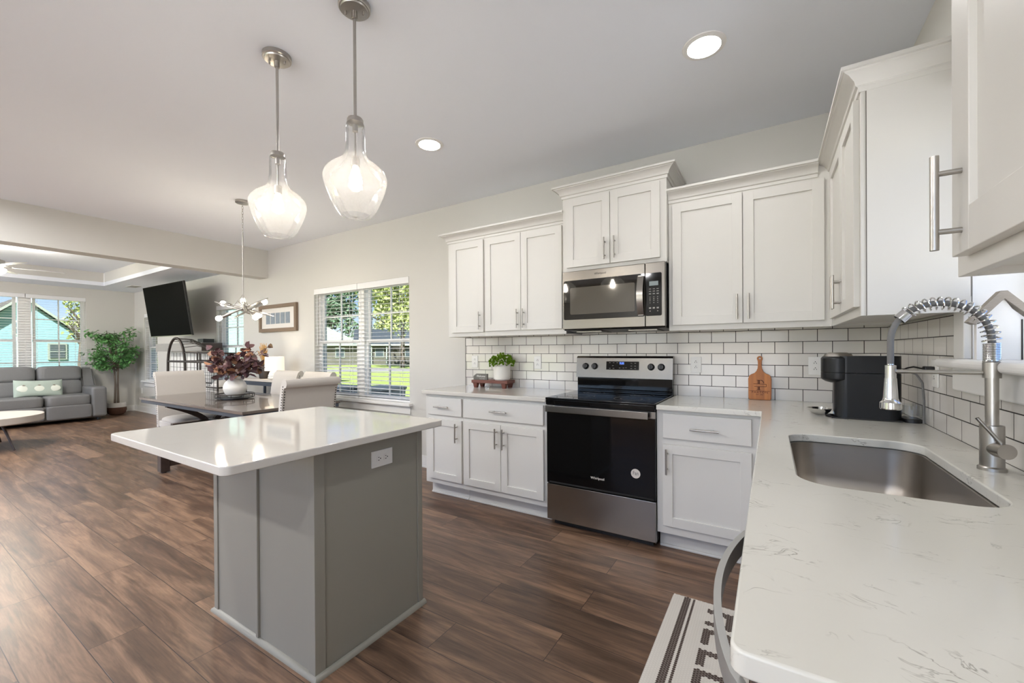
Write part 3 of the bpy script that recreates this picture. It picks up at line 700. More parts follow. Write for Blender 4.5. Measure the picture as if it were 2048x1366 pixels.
# ================================================================== island
IX0, IX1, IY0, IY1 = -2.9, -2.08, -2.36, -1.785
t = thing('kitchen_island', 'grey kitchen island with an overhanging pale stone top', 'kitchen island', ((IX0+IX1)/2, (IY0+IY1)/2, 0))
g = G(); g.box(IX0+0.006, IX1-0.006, IY0+0.006, IY1, 0, 0.884); obj('body', g, M['grey'], t)
for q in ((IX0, IX0+0.035, IY0, IY0+0.035), (IX1-0.045, IX1, IY0, IY0+0.045), (IX1-0.006, IX1, IY1-0.03, IY1+0.001)):
    obj('corner_trim', G().box(*q, 0, 0.883, 0.0015), M['grey'], t)
g = G(); g.box(-2.505, -2.488, IY0-0.006, IY0+0.008, 0.02, 0.883, 0.003); obj('batten', g, M['grey'], t)
g = G()
sh = [(0, 0), (0.017, 0), (0.0165, 0.006), (0.013, 0.013), (0.006, 0.0185), (0, 0.02)]
g.rings([[(IX0-p, IY0+0.006-p, z) for p, z in sh], [(IX1+p, IY0+0.006-p, z) for p, z in sh], [(IX1+p-0.002, IY1+0.012, z) for p, z in sh]])
obj('shoe_molding', g, M['grey'], t, True)
me = plate_mesh([rrect(-3.0, -1.986, -2.708, -1.724, 0.03, 6)], 0.8845, 0.914, 0.004)
obj('countertop', me, M['quartz2'], t, True, label='pale polished stone top')

# ------------------------------------------------------------------ electrical outlets
def outlet(M4, label, horiz=False):
    t = thing('wall_outlet', label, 'electrical outlet', M4.translation, 'white electrical outlets')
    def put(g): g.b.transform(M4); return g
    w, h = (0.058, 0.0365) if horiz else (0.0365, 0.058)
    g = G().box(-w, w, -h, h, 0, 0.006, 0.002); obj('cover_plate', put(g), M['white'], t, True)
    for s in (-1, 1):
        g = G(); q = [(0.0165*math.cos(a), 0.0165*math.sin(a)) for a in [2*math.pi*k/24 for k in range(24)]]
        q = [(x, max(-0.0135, min(0.0135, y))) for x, y in q]
        if horiz: q = [(y, x) for x, y in q]
        cx, cy = (s*0.0195, 0) if horiz else (0, s*0.0195)
        g.prism(q, lambda x, y: (cx+x, cy+y, 0.0055), lambda x, y: (cx+x, cy+y, 0.0075))
        ro = obj('receptacle', put(g), M['white'], t)
        g = G()
        for dx, dy, ww, hh in ((-0.0063, -0.002, 0.0013, 0.0042), (0.0063, -0.002, 0.0013, 0.0036), (0, 0.0075, 0.0024, 0.0024)):
            if horiz: dx, dy, ww, hh = dy, dx, hh, ww
            g.box(cx+dx-ww, cx+dx+ww, cy+dy-hh, cy+dy+hh, 0.007, 0.0078)
        obj('slots', put(g), M['dark'], ro)
    return t
outlet(FRONT(-3.085, -0.0105, 1.148), 'white outlet on the tile nearest the left end of the backsplash')
outlet(FRONT(-2.381, -0.0105, 1.146), 'white outlet on the tile between the potted plant and the stove')
outlet(FRONT(-1.068, -0.0105, 1.144), 'white outlet on the tile just right of the stove')
outlet(FRONT(-0.362, -0.0105, 1.145), 'white outlet on the tile just left of the coffee machine')
outlet(LEFTW(-0.0105, -0.858, 1.148), 'white outlet on the sink wall with the black plug in it')
outlet(RIGHTW(IX1+0.0005-0.006, -2.032, 0.781), 'white outlet set sideways in the grey island', True)
outlet(FRONT(-11.9, -0.0005, 0.45), 'white outlet low on the wall by the leafy tree')

# ================================================================== stove
t = thing('stove', 'freestanding stainless steel electric stove with a black glass oven door', 'stove', (-1.594, -0.33, 0))
RX0, RX1, RFY = -1.974, -1.215, -0.635
g = G(); g.box(RX0+0.004, RX1-0.004, RFY+0.03, -0.02, 0.035, 0.895); g.box(RX0+0.03, RX1-0.03, RFY+0.06, -0.05, 0, 0.036); obj('body', g, M['black'], t)
g = G(); g.box(RX0, RX1, RFY, RFY+0.03, 0.047, 0.301, 0.004); obj('storage_drawer', g, M['steelv'], t, True)
g = G(); g.box(RX0, RX1, RFY, RFY+0.03, 0.308, 0.822, 0.003); dr = obj('oven_door', g, M['blackglass'], t, True)
g = G(); g.box(RX0, RX1, RFY-0.001, RFY+0.03, 0.822, 0.866, 0.002); obj('door_top_rail', g, M['steel'], dr, True)
g = G(); g.box(RX0+0.012, RX1-0.035, RFY-0.05, RFY-0.036, 0.821, 0.868, 0.004); g.box(RX0+0.02, RX0+0.05, RFY-0.04, RFY, 0.832, 0.862); g.box(RX1-0.08, RX1-0.05, RFY-0.04, RFY, 0.832, 0.862)
obj('handle', g, M['steel'], dr, True)
g = G(); g.box(RX0+0.02, RX1-0.012, RFY-0.0008, RFY, 0.31, 0.322); obj('door_seal', g, M['dark'], dr)
me = text_mesh('Whirlpool', 0.023, FRONT(-1.594, RFY-0.001, 0.392)); obj('lettering', me, M['chalk'], dr)
g = G(); g.lathe([(0.03, 0), (0.03, -0.0008)], (-1.339, RFY-0.0002, 0.464), 32, 'y'); st = obj('sticker', g, mat('white_sticker', (206, 198, 192), 0.6), dr)
me = text_mesh('Fan', 0.036, FRONT(-1.339, RFY-0.0014, 0.466), 0.0003, sx=0.75); obj('lettering', me, M['printgrey'], st)
g = G(); g.box(RX0-0.001, RX1+0.001, RFY-0.018, -0.075, 0.905, 0.921, 0.004); g.box(RX0, RX1, RFY-0.014, RFY+0.03, 0.868, 0.906, 0.004); ck = obj('cooktop', g, M['blackglass'], t, True)
g = G()
for cx, cy, r in ((-1.78, -0.47, 0.10), (-1.41, -0.47, 0.115), (-1.78, -0.2, 0.08), (-1.41, -0.2, 0.085)):
    for q in (r, r*0.62): g.lathe([(q, 0), (q+0.0025, 0), (q+0.0025, 0.0004), (q, 0.0004)], (cx, cy, 0.921), 40, cap=False)
obj('burner_ring', g, M['printgrey'], ck)
g = G(); g.box(RX0+0.003, RX1-0.003, -0.075, -0.02, 0.9, 1.035, 0.003); g.tube([(RX0+0.02, -0.083, 0.935), (RX1-0.02, -0.083, 0.935)], 0.009, 10); obj('rear_trim', g, M['blackglass'], t, True)
g = G(); BG = [(-0.068, 1.032), (-0.094, 1.034), (-0.078, 1.19), (-0.068, 1.203), (-0.02, 1.203), (-0.02, 1.032)]
g.prism(BG, lambda y, z: (RX0, y, z), lambda y, z: (RX1, y, z)); bgd = obj('control_panel', g, M['steel'], t, True, 25)
g = G(); g.box(RX0+0.001, RX1-0.001, -0.066, -0.019, 1.195, 1.206, 0.003); obj('panel_cap', g, mat('grey_cap', (96, 92, 84), 0.4, 0.6), bgd)
tilt = math.atan2(0.016, 0.156)
def on_panel(x, z): return Matrix.Translation((x, -0.094+(z-1.034)*0.016/0.156, z)) @ Matrix.Rotation(R(90)-tilt, 4, 'X')
for x in (-1.894, -1.817, -1.371, -1.296):
    g = G(); g.lathe([(0.026, 0), (0.026, 0.004), (0.022, 0.008), (0.021, 0.022), (0.018, 0.025)], seg=24); g.box(-0.004, 0.004, -0.019, 0.019, 0.02, 0.031, 0.002)
    g.b.transform(on_panel(x, 1.124)); obj('knob', g, M['black'], bgd, True)
g = G(); g.box(-0.129, 0.129, -0.033, 0.033, 0, 0.002); g.b.transform(on_panel(-1.59, 1.131)); dp = obj('display', g, M['blackglass'], bgd)
g = G(); g.box(-0.02, 0.02, 0.006, 0.03, 0.002, 0.0026); g.b.transform(on_panel(-1.594, 1.131)); obj('clock_window', g, M['navy'], dp)
obj('clock_digits', text_mesh('9:30', 0.02, on_panel(-1.594, 1.149) @ Matrix.Translation((0, 0, 0.003)), 0.0003), M['bluelit'], dp)
g = G()
for x, y in [(-0.1, 0.022), (-0.07, 0.022), (-0.04, 0.022), (-0.075, 0), (-0.1, -0.022), (-0.07, -0.022), (-0.02, -0.018), (0.01, -0.018), (0.03, -0.016), (0.07, 0.02), (0.1, 0.02), (0.07, -0.002), (0.1, -0.002), (0.07, -0.022), (0.1, -0.022)]:
    g.box(x-0.006, x+0.006, y-0.0015, y+0.0015, 0.002, 0.0024)
g.b.transform(on_panel(-1.59, 1.131)); obj('button_marks', g, M['keys'], dp)

# ================================================================== microwave
t = thing('microwave', 'stainless steel over-the-range microwave under the raised wall cabinet', 'microwave', (-1.57, -0.2, 1.405))
MX0, MX1, MY = -1.949, -1.199, -0.41
g = G(); g.box(MX0+0.004, MX1-0.002, MY+0.035, -0.012, 1.42, 1.846); obj('body', g, M['char'], t)
g = G(); g.prism([(MY+0.03, 1.42), (MY+0.02, 1.405), (-0.03, 1.395), (-0.012, 1.42)], lambda y, z: (MX0+0.005, y, z), lambda y, z: (MX1-0.004, y, z)); un = obj('vent_base', g, M['black'], t)
g = G()
for x0, x1 in ((-1.87, -1.67), (-1.47, -1.27)): g.box(x0, x1, -0.33, -0.1, 1.392, 1.399)
obj('grease_filter', g, M['steel'], un)
g = G(); g.box(MX0, -1.331, MY, MY+0.034, 1.412, 1.848, 0.006); md = obj('door', g, M['steel'], t, True)
me = plate_mesh([rrect(MX0+0.012, -1.333, 1.483, 1.777, 0.012, 4)], 0, 0.003, 0.0005, FRONT(0, MY, 0)); mwd = obj('window', me, mat('dark_oven_window', (26, 25, 22), 0.04, coat=0.5), md)
me = plate_mesh([rrect(MX0+0.065, -1.40, 1.522, 1.722, 0.01, 4)], 0.003, 0.0036, 0.0001, FRONT(0, MY, 0)); obj('mesh_screen', me, mat('grey_mesh_screen', (84, 80, 72), 0.08, coat=0.6, noise=0.1, nscale=300), mwd)
me = text_mesh('Whirlpool', 0.021, FRONT(-1.65, MY-0.001, 1.812)); obj('lettering', me, M['printgrey'], md)
g = G(); hp = [(-1.355, MY-0.018-0.038*math.sin(math.pi*k/16), 1.489+0.272*k/16) for k in range(17)]
g.rings([[(x-0.021, y, z), (x+0.021, y, z), (x+0.021, y+0.012, z), (x-0.021, y+0.012, z)] for x, y, z in hp])
g.box(-1.372, -1.338, MY-0.02, MY, 1.49, 1.51); g.box(-1.372, -1.338, MY-0.02, MY, 1.742, 1.762); obj('handle', g, M['steelv'], md, True)
g = G(); g.box(-1.329, MX1, MY, MY+0.034, 1.412, 1.848, 0.006); mp_ = obj('control_column', g, M['steel'], t, True)
me = plate_mesh([rrect(-1.327, MX1-0.022, 1.485, 1.775, 0.01, 4)], 0, 0.003, 0.0005, FRONT(0, MY, 0)); cp = obj('control_panel', me, M['blackglass'], mp_)
g = G(); g.box(-1.302, -1.243, MY-0.0036, MY-0.003, 1.689, 1.718); obj('display', g, M['lcd'], cp)
g = G()
for r, (z, hh) in enumerate(((1.667, 0.0015), (1.651, 0.002), (1.634, 0.003), (1.612, 0.002), (1.599, 0.003), (1.587, 0.002), (1.573, 0.002), (1.538, 0.005), (1.517, 0.003))):
    for k, x in enumerate((-1.297, -1.272, -1.247)):
        if r == 8 and k == 1: continue
        ww = 0.007 if r < 3 or r == 7 else 0.003
        g.box(x-ww, x+ww, MY-0.0036, MY-0.003, z-hh, z+hh)
obj('button_marks', g, M['keys'], cp)

# ================================================================== tap
FA = Vector((-0.08, -1.6, 0.914))
t = thing('kitchen_faucet', 'brushed steel pull-down spring faucet behind the sink', 'tap', FA)
g = G(); g.lathe([(0.029, 0), (0.029, 0.008), (0.026, 0.010), (0.0245, 0.012), (0.0245, 0.124), (0.0235, 0.126)], FA, 32); g.lathe([(0.0135, 0.12), (0.0135, 0.262)], FA, 24); obj('body', g, M['nickel'], t, True)
g = G(); g.lathe([(0.0185, 0.258), (0.0185, 0.302), (0.015, 0.304)], FA, 28); obj('collar', g, M['nickel'], t, True)
# hose: up out of the column, over in an arc towards the bowl and down to the spray head
hd = FA+Vector((-0.213, 0, 0))
arc = []
cx = (FA.x+hd.x)/2
for k in range(41):
    a = math.pi*k/40
    arc.append(Vector((cx+0.1065*math.cos(a), FA.y, FA.z+0.358+0.116*math.sin(a)**0.9 if 0 < k < 40 else FA.z+0.358)))
arc = [Vector((FA.x, FA.y, FA.z+0.302))]+arc+[Vector((hd.x, hd.y, FA.z+0.295))]
g = G(); g.tube(arc, 0.0084, 12); obj('hose', g, M['rubber'], t, True)
def coil(path, turns, rad, wire, n=14):
    L = [0]
    for a, b in zip(path, path[1:]): L.append(L[-1]+(b-a).length)
    pts = []; N = turns*n
    for i in range(N+1):
        s = L[-1]*i/N; j = 0
        while j < len(L)-2 and L[j+1] < s: j += 1
        f = (s-L[j])/max(1e-9, L[j+1]-L[j]); p = path[j].lerp(path[j+1], f); d = (path[j+1]-path[j]).normalized()
        v = Vector((0, 1, 0)); w = d.cross(v); th = 2*math.pi*i/n
        pts.append(p+(v*math.cos(th)+w*math.sin(th))*rad)
    return G().tube(pts, wire, 6)
obj('tight_spring', coil([Vector((FA.x, FA.y, FA.z+0.304)), Vector((FA.x, FA.y, FA.z+0.356))], 11, 0.0158, 0.0024), M['chrome'], t, True)
obj('open_spring', coil(arc[1:31], 17, 0.0178, 0.0023), M['chrome'], t, True)
g = G(); a, b = arc[30], arc[33]; g.cyl(a, b, 0.0155, 0.0165, 20); obj('ferrule', g, M['chrome'], t, True)
g = G(); g.cyl(FA+Vector((-0.018, 0, 0.272)), hd+Vector((0.012, 0, 0.272)), 0.006, seg=14); obj('support_arm', g, M['nickel'], t, True)
g = G(); g.lathe([(0.007, 0.302), (0.008, 0.292), (0.0135, 0.29), (0.0135, 0.252), (0.0145, 0.25), (0.018, 0.19), (0.020, 0.182), (0.0258, 0.176), (0.0262, 0.158), (0.024, 0.155), (0.006, 0.155)], hd, 28); obj('spray_head', g, M['chrome'], t, True)
g = G(); q = FA+Vector((0, 0, 0.062)); e = q+Vector((0.012, -0.052, 0)); g.cyl(q, e, 0.0205, seg=28); lv = obj('valve', g, M['nickel'], t, True)
g = G(); g.cyl(e+Vector((-0.002, 0.012, 0.012)), e+Vector((-0.052, 0.016, 0.086)), 0.0046, 0.0042, 12); obj('lever', g, M['nickel'], lv, True)

# ================================================================== coffee machine
CF = Vector((-0.2, -0.66, 0.914))
t = thing('coffee_machine', 'black capsule coffee machine in the corner of the worktop', 'coffee machine', CF)
g = G(); g.box(-0.352, -0.088, -0.735, -0.595, 0.914, 0.921, 0.003); g.lathe([(0.07, 0), (0.07, 0.007)], (-0.30, -0.665, 0.914), 28); obj('base', g, M['black'], t, True)
pl = rrect(-0.338, -0.086, -0.733, -0.597, 0.05, 8)
g = G(); g.rings([[(x, y, z) for x, y in pl] for z in (0.921, 1.135)]); obj('body', g, M['char'], t, True)
g = G(); g.rings([[(x, y, z) for x, y in pl] for z in (1.138, 1.212, 1.219)]); obj('top', g, M['char'], t, True)
g = G(); hc = (-0.318, -0.665, 0); g.lathe([(0.03, 1.085), (0.052, 1.092), (0.068, 1.103), (0.07, 1.108), (0.07, 1.1365), (0.0685, 1.138), (0.07, 1.1395), (0.07, 1.207), (0.064, 1.215), (0.05, 1.221)], hc, 36); hh = obj('brew_head', g, M['char'], t, True)
g = G(); g.lathe([(0.06, 1.216), (0.054, 1.228), (0.036, 1.236), (0.001, 1.237)], hc, 32); obj('lid', g, M['nickel'], hh, True)
g = G(); g.lathe([(0.012, 1.062), (0.016, 1.086)], hc, 16); obj('spout', g, M['black'], hh, True)
g = G(); sc_ = (-0.395, -0.665, 0.929)
g.lathe([(0.016, -0.011), (0.034, -0.004), (0.048, 0.011), (0.053, 0.024), (0.050, 0.024), (0.036, 0.006), (0.001, 0.0)], sc_, 32); g.box(-0.362, -0.33, -0.675, -0.655, 0.928, 0.942); obj('cup_support', g, M['chrome'], t, True)
g = G(); tk = rrect(-0.082, -0.02, -0.735, -0.61, 0.028, 6)
g.rings([[(x, y, z) for x, y in tk] for z in (0.934, 0.992)], cap=False); wt = obj('water_tank', g, M['tank'], t, True)
g = G(); g.rings([[(x, y, z) for x, y in tk] for z in (0.914, 0.93)]); obj('tank_base', g, M['black'], t, True)
t2 = thing('power_cord', 'black power cord plugged into the sink-wall outlet', 'cord', (-0.05, -0.8, 1.16))
g = G(); g.tube([(-0.083, -0.67, 1.15), (-0.072, -0.72, 1.165), (-0.06, -0.76, 1.172), (-0.05, -0.80, 1.168), (-0.045, -0.835, 1.166)], 0.0035, 8); obj('cable', g, M['black'], t2, True)
g = G(); g.box(-0.05, -0.018, -0.876, -0.836, 1.156, 1.178, 0.005); obj('plug', g, M['black'], t2, True)
t2 = tag(obj('water_hose', G().tube([(-0.085, -0.742, 1.15), (-0.05, -0.75, 1.14), (-0.03, -0.755, 1.10), (-0.025, -0.757, 1.02), (-0.026, -0.757, 0.9185)], 0.0042, 8), M['rubber'], None, True), 'thin grey cable looping down behind the coffee machine', 'cable')

# ================================================================== things on the worktops
def M_board():
    pts = [(-0.066, 0.01), (-0.060, 0.0), (0.060, 0.0), (0.066, 0.01), (0.068, 0.14), (0.062, 0.16), (0.05, 0.17), (0.032, 0.178), (0.020, 0.192), (0.0125, 0.212), (0.0105, 0.24), (0.012, 0.262)]
    left = [(-x, z) for x, z in pts[::-1] if x > 0 and z > 0.13]
    top = [(0.017*math.cos(a), 0.278+0.017*math.sin(a)) for a in [R(-30+24*k) for k in range(11)]]
    hole = [(0.0065*math.cos(2*math.pi*k/20), 0.279+0.0065*math.sin(2*math.pi*k/20)) for k in range(20)]
    return [pts+top+left+[(-0.068, 0.14)], hole]
TB = Matrix.Translation((-0.667, -0.052, 0.9145)) @ Matrix.Rotation(R(-7), 4, 'X')
cb = obj('cutting_board', plate_mesh(M_board(), -0.007, 0.007, 0.0015, TB @ FRONT(0, 0, 0)), M['board'], None, True)
tag(cb, 'wooden cutting board with a dark engraved letter leaning on the backsplash', 'cutting board')
E2 = lambda x, z, d=0.0075: TB @ FRONT(x, -d, z)
def le(s, size, x, z, **k): return obj('lettering', text_mesh(s, size, E2(x, z), 0.0004, **k), M['ink'], cb)
# the big serif initial split by a frame
g = G()
for x0, x1, z0, z1 in ((-0.0125, -0.0095, 0.107, 0.130), (-0.007, -0.0005, 0.107, 0.130), (-0.018, 0.006, 0.130, 0.1325), (-0.0125, -0.0095, 0.067, 0.086), (-0.007, -0.0005, 0.067, 0.086), (-0.018, 0.006, 0.0645, 0.067),
                       (-0.036, 0.038, 0.104, 0.1065), (-0.032, 0.036, 0.087, 0.0895), (0.0355, 0.038, 0.087, 0.1065), (-0.062, 0.058, 0.0575, 0.0595)):
    g.b.transform(Matrix()); g.box(x0, x1, z0, z1, 0, 0.0006)
arcp = [(0.004+0.019*math.cos(R(88-9*k)), 0.109+0.0225*math.sin(R(88-9*k))) for k in range(10)]
for (x0, z0), (x1, z1) in zip(arcp, arcp[1:]): g.bar((x0, z0, 0.0003), (x1, z1, 0.0003), 0.004, 0.0006)
g.b.transform(E2(0, 0)); obj('initial', g, M['ink'], cb)
le('PAXTON', 0.017, 0, 0.049, spacing=1.15, sx=1.25); le('EST.  2021', 0.010, 0, 0.034)

t = thing('riser_stand', 'small red-brown wooden riser on the left worktop by the backsplash', 'riser', (-2.79, -0.13, 0.914))
g = G(); RS = Matrix.Translation((-2.785, -0.135, 0)) @ Matrix.Rotation(R(4), 4, 'Z')
rs = G().box(-0.19, 0.19, -0.075, 0.075, 0.957, 0.985, 0.003); rs.b.transform(RS); obj('top', rs, M['redwood'], t)
for x in (-0.15, 0.15):
    for y in (-0.055, 0.055):
        rs = G(); rs.rings([[(x+dx*s, y+dy*s, z) for dx, dy in ((-1, -1), (1, -1), (1, 1), (-1, 1))] for z, s in ((0.914, 0.014), (0.957, 0.022))]); rs.b.transform(RS); obj('leg', rs, M['redwood'], t)
SG = RS @ Matrix.Translation((-0.105, -0.045, 0.9855))
t = thing('welcome_sign', 'small grey sign with white script resting on the red-brown riser', 'sign', SG.translation)
g = G(); g.prism([(-0.075, 0.0), (0.075, 0), (0.075, 0.056), (-0.045, 0.056), (-0.075, 0.034)], lambda x, z: (x, -0.008, z), lambda x, z: (x, 0.008, z)); g.b.transform(SG); so = obj('block', g, M['slate'], t)
obj('lettering', text_mesh('Welcome', 0.030, SG @ FRONT(0.005, -0.0085, 0.033), 0.0004, shear=0.25, sx=0.8), M['chalk'], so)
obj('lettering', text_mesh('to our home', 0.011, SG @ FRONT(0.02, -0.0085, 0.010), 0.0004, shear=0.2), M['chalk'], so)

PP = RS @ Vector((0.095, 0.0, 0.9855))
t = thing('potted_plant', 'bright green faux plant in a white pot on the red-brown riser', 'potted plant', PP)
g = G(); g.lathe([(0.064, 0.0), (0.066, 0.006), (0.072, 0.008), (0.076, 0.014), (0.079, 0.126), (0.081, 0.13), (0.075, 0.13), (0.072, 0.115), (0.001, 0.115)], PP, 36); obj('pot', g, M['ceramic'], t, True)
g = G(); rnd = random.Random(3)
for i in range(120):
    th, ph = rnd.uniform(0, 6.283), math.acos(rnd.uniform(-0.15, 1)); r = 0.1*rnd.uniform(0.45, 1)**0.5
    c = PP+Vector((r*1.12*math.sin(ph)*math.cos(th), r*1.12*math.sin(ph)*math.sin(th), 0.142+0.95*r*math.cos(ph)))
    if c.y > -0.02: continue
    out_ = (c-PP-Vector((0, 0, 0.1))).normalized()
    for j in range(9):
        d = (out_+Vector((rnd.uniform(-1, 1), rnd.uniform(-1, 1), rnd.uniform(-1, 1)))*0.7).normalized(); u = d.cross(Vector((rnd.uniform(-1, 1), rnd.uniform(-1, 1), 1))).normalized(); l, w = rnd.uniform(0.018, 0.028), 0.008
        nrm = d.cross(u)*0.003
        g.quad(c, c+d*l*0.5+u*w+nrm, c+d*l, c+d*l*0.5-u*w+nrm)
obj('foliage', g, M['leaf2'], t)

# house-shaped ornament standing on the sink window sill
t = thing('house_ornament', 'white house-shaped ornament with a grey wooden roof on the sink window sill', 'ornament', (0.02, -1.30, 1.217))
HY0, HY1 = -1.335, -1.305
g = G(); g.prism([(-0.03, 1.2175), (0.068, 1.2175), (0.068, 1.345), (0.028, 1.42), (-0.03, 1.345)], lambda x, z: (x, HY0+0.006, z), lambda x, z: (x, HY1-0.004, z)); obj('body', g, M['white'], t)
g = G(); g.prism([(-0.052, 1.342), (-0.036, 1.333), (-0.030, 1.338), (0.030, 1.414), (0.098, 1.338), (0.112, 1.348), (0.036, 1.439), (0.022, 1.439)], lambda x, z: (x, HY0-0.004, z), lambda x, z: (x, HY1+0.004, z)); obj('roof', g, M['roofwood'], t)
g = G(); g.box(0.068, 0.071, HY0+0.004, HY1-0.004, 1.2175, 1.346); obj('edge_strip', g, M['dark'], t)

# ================================================================== HELLO mat in front of the sink
t = thing('kitchen_mat', 'white hexagon-tile kitchen mat with dark HELLO lettering below the sink', 'mat', (-0.775, -1.46, 0))
MX, MW, MYF, ML = -1.03, 0.475, -1.066, 0.79
g = G(); me = plate_mesh([rrect(MX, MX+MW, MYF-ML, MYF, 0.02, 5)], 0.0, 0.011, 0.003)
obj('base', me, mat('pale_grout', (196, 190, 182), 0.8), t, True)
lt = []                                     # letters: a = distance read along the mat from its far end, b = height of the letter
def stroke(a0, a1, b0, b1): lt.append((a0, a1, b0, b1))
LB, LH, SW = 0.167, 0.185, 0.030
for a0 in (0.055,): stroke(a0, a0+SW, 0, LH); stroke(a0+0.1, a0+0.1+SW, 0, LH); stroke(a0, a0+0.13, LH*0.42, LH*0.42+SW)
a0 = 0.212; stroke(a0, a0+SW, 0, LH); stroke(a0, a0+0.112, 0, SW+0.004); stroke(a0, a0+0.095, LH*0.44, LH*0.44+SW); stroke(a0, a0+0.112, LH-SW, LH)
a0 = 0.357; stroke(a0, a0+SW, 0, LH); stroke(a0, a0+0.105, 0, SW+0.004)
a0 = 0.482; stroke(a0, a0+SW, 0, LH); stroke(a0, a0+0.105, 0, SW+0.004)
a0 = 0.607; stroke(a0, a0+SW, 0, LH); stroke(a0+0.098, a0+0.098+SW, 0, LH); stroke(a0, a0+0.128, 0, SW); stroke(a0, a0+0.128, LH-SW, LH)
wh, dk = G(), G(); hx = 0.0118; hy = hx*math.sqrt(3)/2; row = 0; x = MX+0.008
while x < MX+MW-0.006:
    y = MYF-0.008-(hx/2 if row % 2 else 0)
    while y > MYF-ML+0.006:
        b_ = x-MX; a_ = MYF-y; e = min(b_, MW-b_)
        on = 0.057 <= e <= 0.084 or 0.096 <= e <= 0.107
        on = on or any(p <= a_ <= q and r_ <= b_-LB <= s_ for p, q, r_, s_ in lt)
        q = [(x+hx*0.535*math.cos(R(60*k)), y+hx*0.535*math.sin(R(60*k)), 0.0114) for k in range(6)]
        (dk if on else wh).b.faces.new([(dk if on else wh).b.verts.new(p) for p in q])
        y -= hx
    x += hy; row += 1
obj('hexagon_pattern', wh, mat('white_hexagon', (216, 211, 202), 0.7), t)
obj('hello_pattern', dk, mat('dark_brown_hexagon', (70, 56, 50), 0.7), t, label='dark brown HELLO letters and stripes')

# ================================================================== ceiling lights
def recessed(x, y, z, label, lens='lens'):
    t = thing('recessed_light', label, 'ceiling light', (x, y, z), 'round recessed ceiling lights')
    g = G(); g.lathe([(0.074, -0.001), (0.076, -0.008), (0.098, -0.004), (0.1, 0.0), (0.074, 0.0)], (x, y, z), 40, cap=False); obj('trim_ring', g, M['trim'], t, True)
    g = G(); g.b.faces.new([g.b.verts.new((x+0.0745*math.cos(a), y+0.0745*math.sin(a), z-0.0035)) for a in [-2*math.pi*k/32 for k in range(32)]])
    obj('lens', g, M[lens], t)
recessed(-2.69, -1.062, 2.749, 'round recessed ceiling light between the pendants and the left wall cabinets')
recessed(-0.878, -1.056, 2.749, 'round recessed ceiling light above the corner right of the stove')
# stronger unseen lights, added in these three loops to brighten the rooms
for x, y in ((-0.88, -4.6), (-2.69, -4.6), (-4.7, -3.25), (-6.2, -3.25), (-3.7, -3.35), (-5.5, -3.1), (-2.69, -5.9)):
    recessed(x, y, 2.749, 'added unseen fill light in the ceiling behind the camera', 'fill_lens')
for x, y in ((-11.9, -3.6), (-9.6, -5.2), (-7.4, -3.4)):
    recessed(x, y, 2.55, 'added unseen fill light in the low living-room ceiling beside the raised tray', 'fill_lens')

for x, y in ((-10.6, -3.0), (-8.6, -3.2)):  # added out of view to lift the living room brightness
    recessed(x, y, 2.80, 'added unseen fill light up in the living-room tray ceiling', 'fill_lens')

def pendant(x, y, label):
    t = thing('pendant_light', label, 'pendant light', (x, y, 2.749), 'clear glass pendant lights')
    o = (x, y, 0)
    g = G(); g.lathe([(0.066, 2.749), (0.066, 2.732), (0.062, 2.728), (0.058, 2.728), (0.055, 2.722), (0.012, 2.720), (0.012, 2.69), (0.009, 2.688)], o, 36); cn = obj('canopy', g, M['nickel'], t, True)
    for s in (-1, 1): g = G(); g.lathe([(0.005, 2.722), (0.005, 2.708), (0.002, 2.705)], (x+s*0.03, y+s*0.022, 0), 10); obj('screw', g, M['nickel'], cn, True)
    Z = lambda pr: [(r, 1.84+(z-1.693)*1.114) for r, z in pr]
    g = G(); g.cyl((x, y, 2.70), (x, y, 2.243), 0.0065, seg=14); obj('rod', g, M['nickel'], t, True)
    g = G(); g.lathe(Z([(0.012, 2.072), (0.03, 2.07), (0.034, 2.064), (0.034, 2.052), (0.026, 2.05), (0.012, 2.046), (0.012, 2.02), (0.0045, 2.016), (0.0045, 1.925), (0.017, 1.92), (0.018, 1.885), (0.014, 1.882)]), o, 28); obj('socket', g, M['nickel'], t, True)
    pr = [(0.033, 2.240), (0.0365, 2.234), (0.0385, 2.22), (0.039, 2.17), (0.040, 2.135), (0.044, 2.108), (0.054, 2.087), (0.076, 2.068), (0.104, 2.048), (0.124, 2.026), (0.1315, 2.004), (0.1295, 1.984), (0.119, 1.947), (0.103, 1.906), (0.085, 1.868), (0.073, 1.851), (0.065, 1.842), (0.06, 1.843)]
    g = G(); g.lathe(pr, o, 48, cap=False); obj('glass_shade', g, M['shade'], t, True, 80)
    g = G(); g.lathe(Z([(0.012, 1.884), (0.013, 1.87), (0.022, 1.852), (0.027, 1.832), (0.026, 1.815), (0.018, 1.802), (0.004, 1.797)]), o, 16); obj('bulb', g, M['bulb'], t, True)
    return t
pendant(-2.712, -2.14, 'clear glass pendant light hanging over the far end of the island, further from the stove')
pendant(-2.122, -2.13, 'clear glass pendant light hanging over the island, nearer the camera and stove')

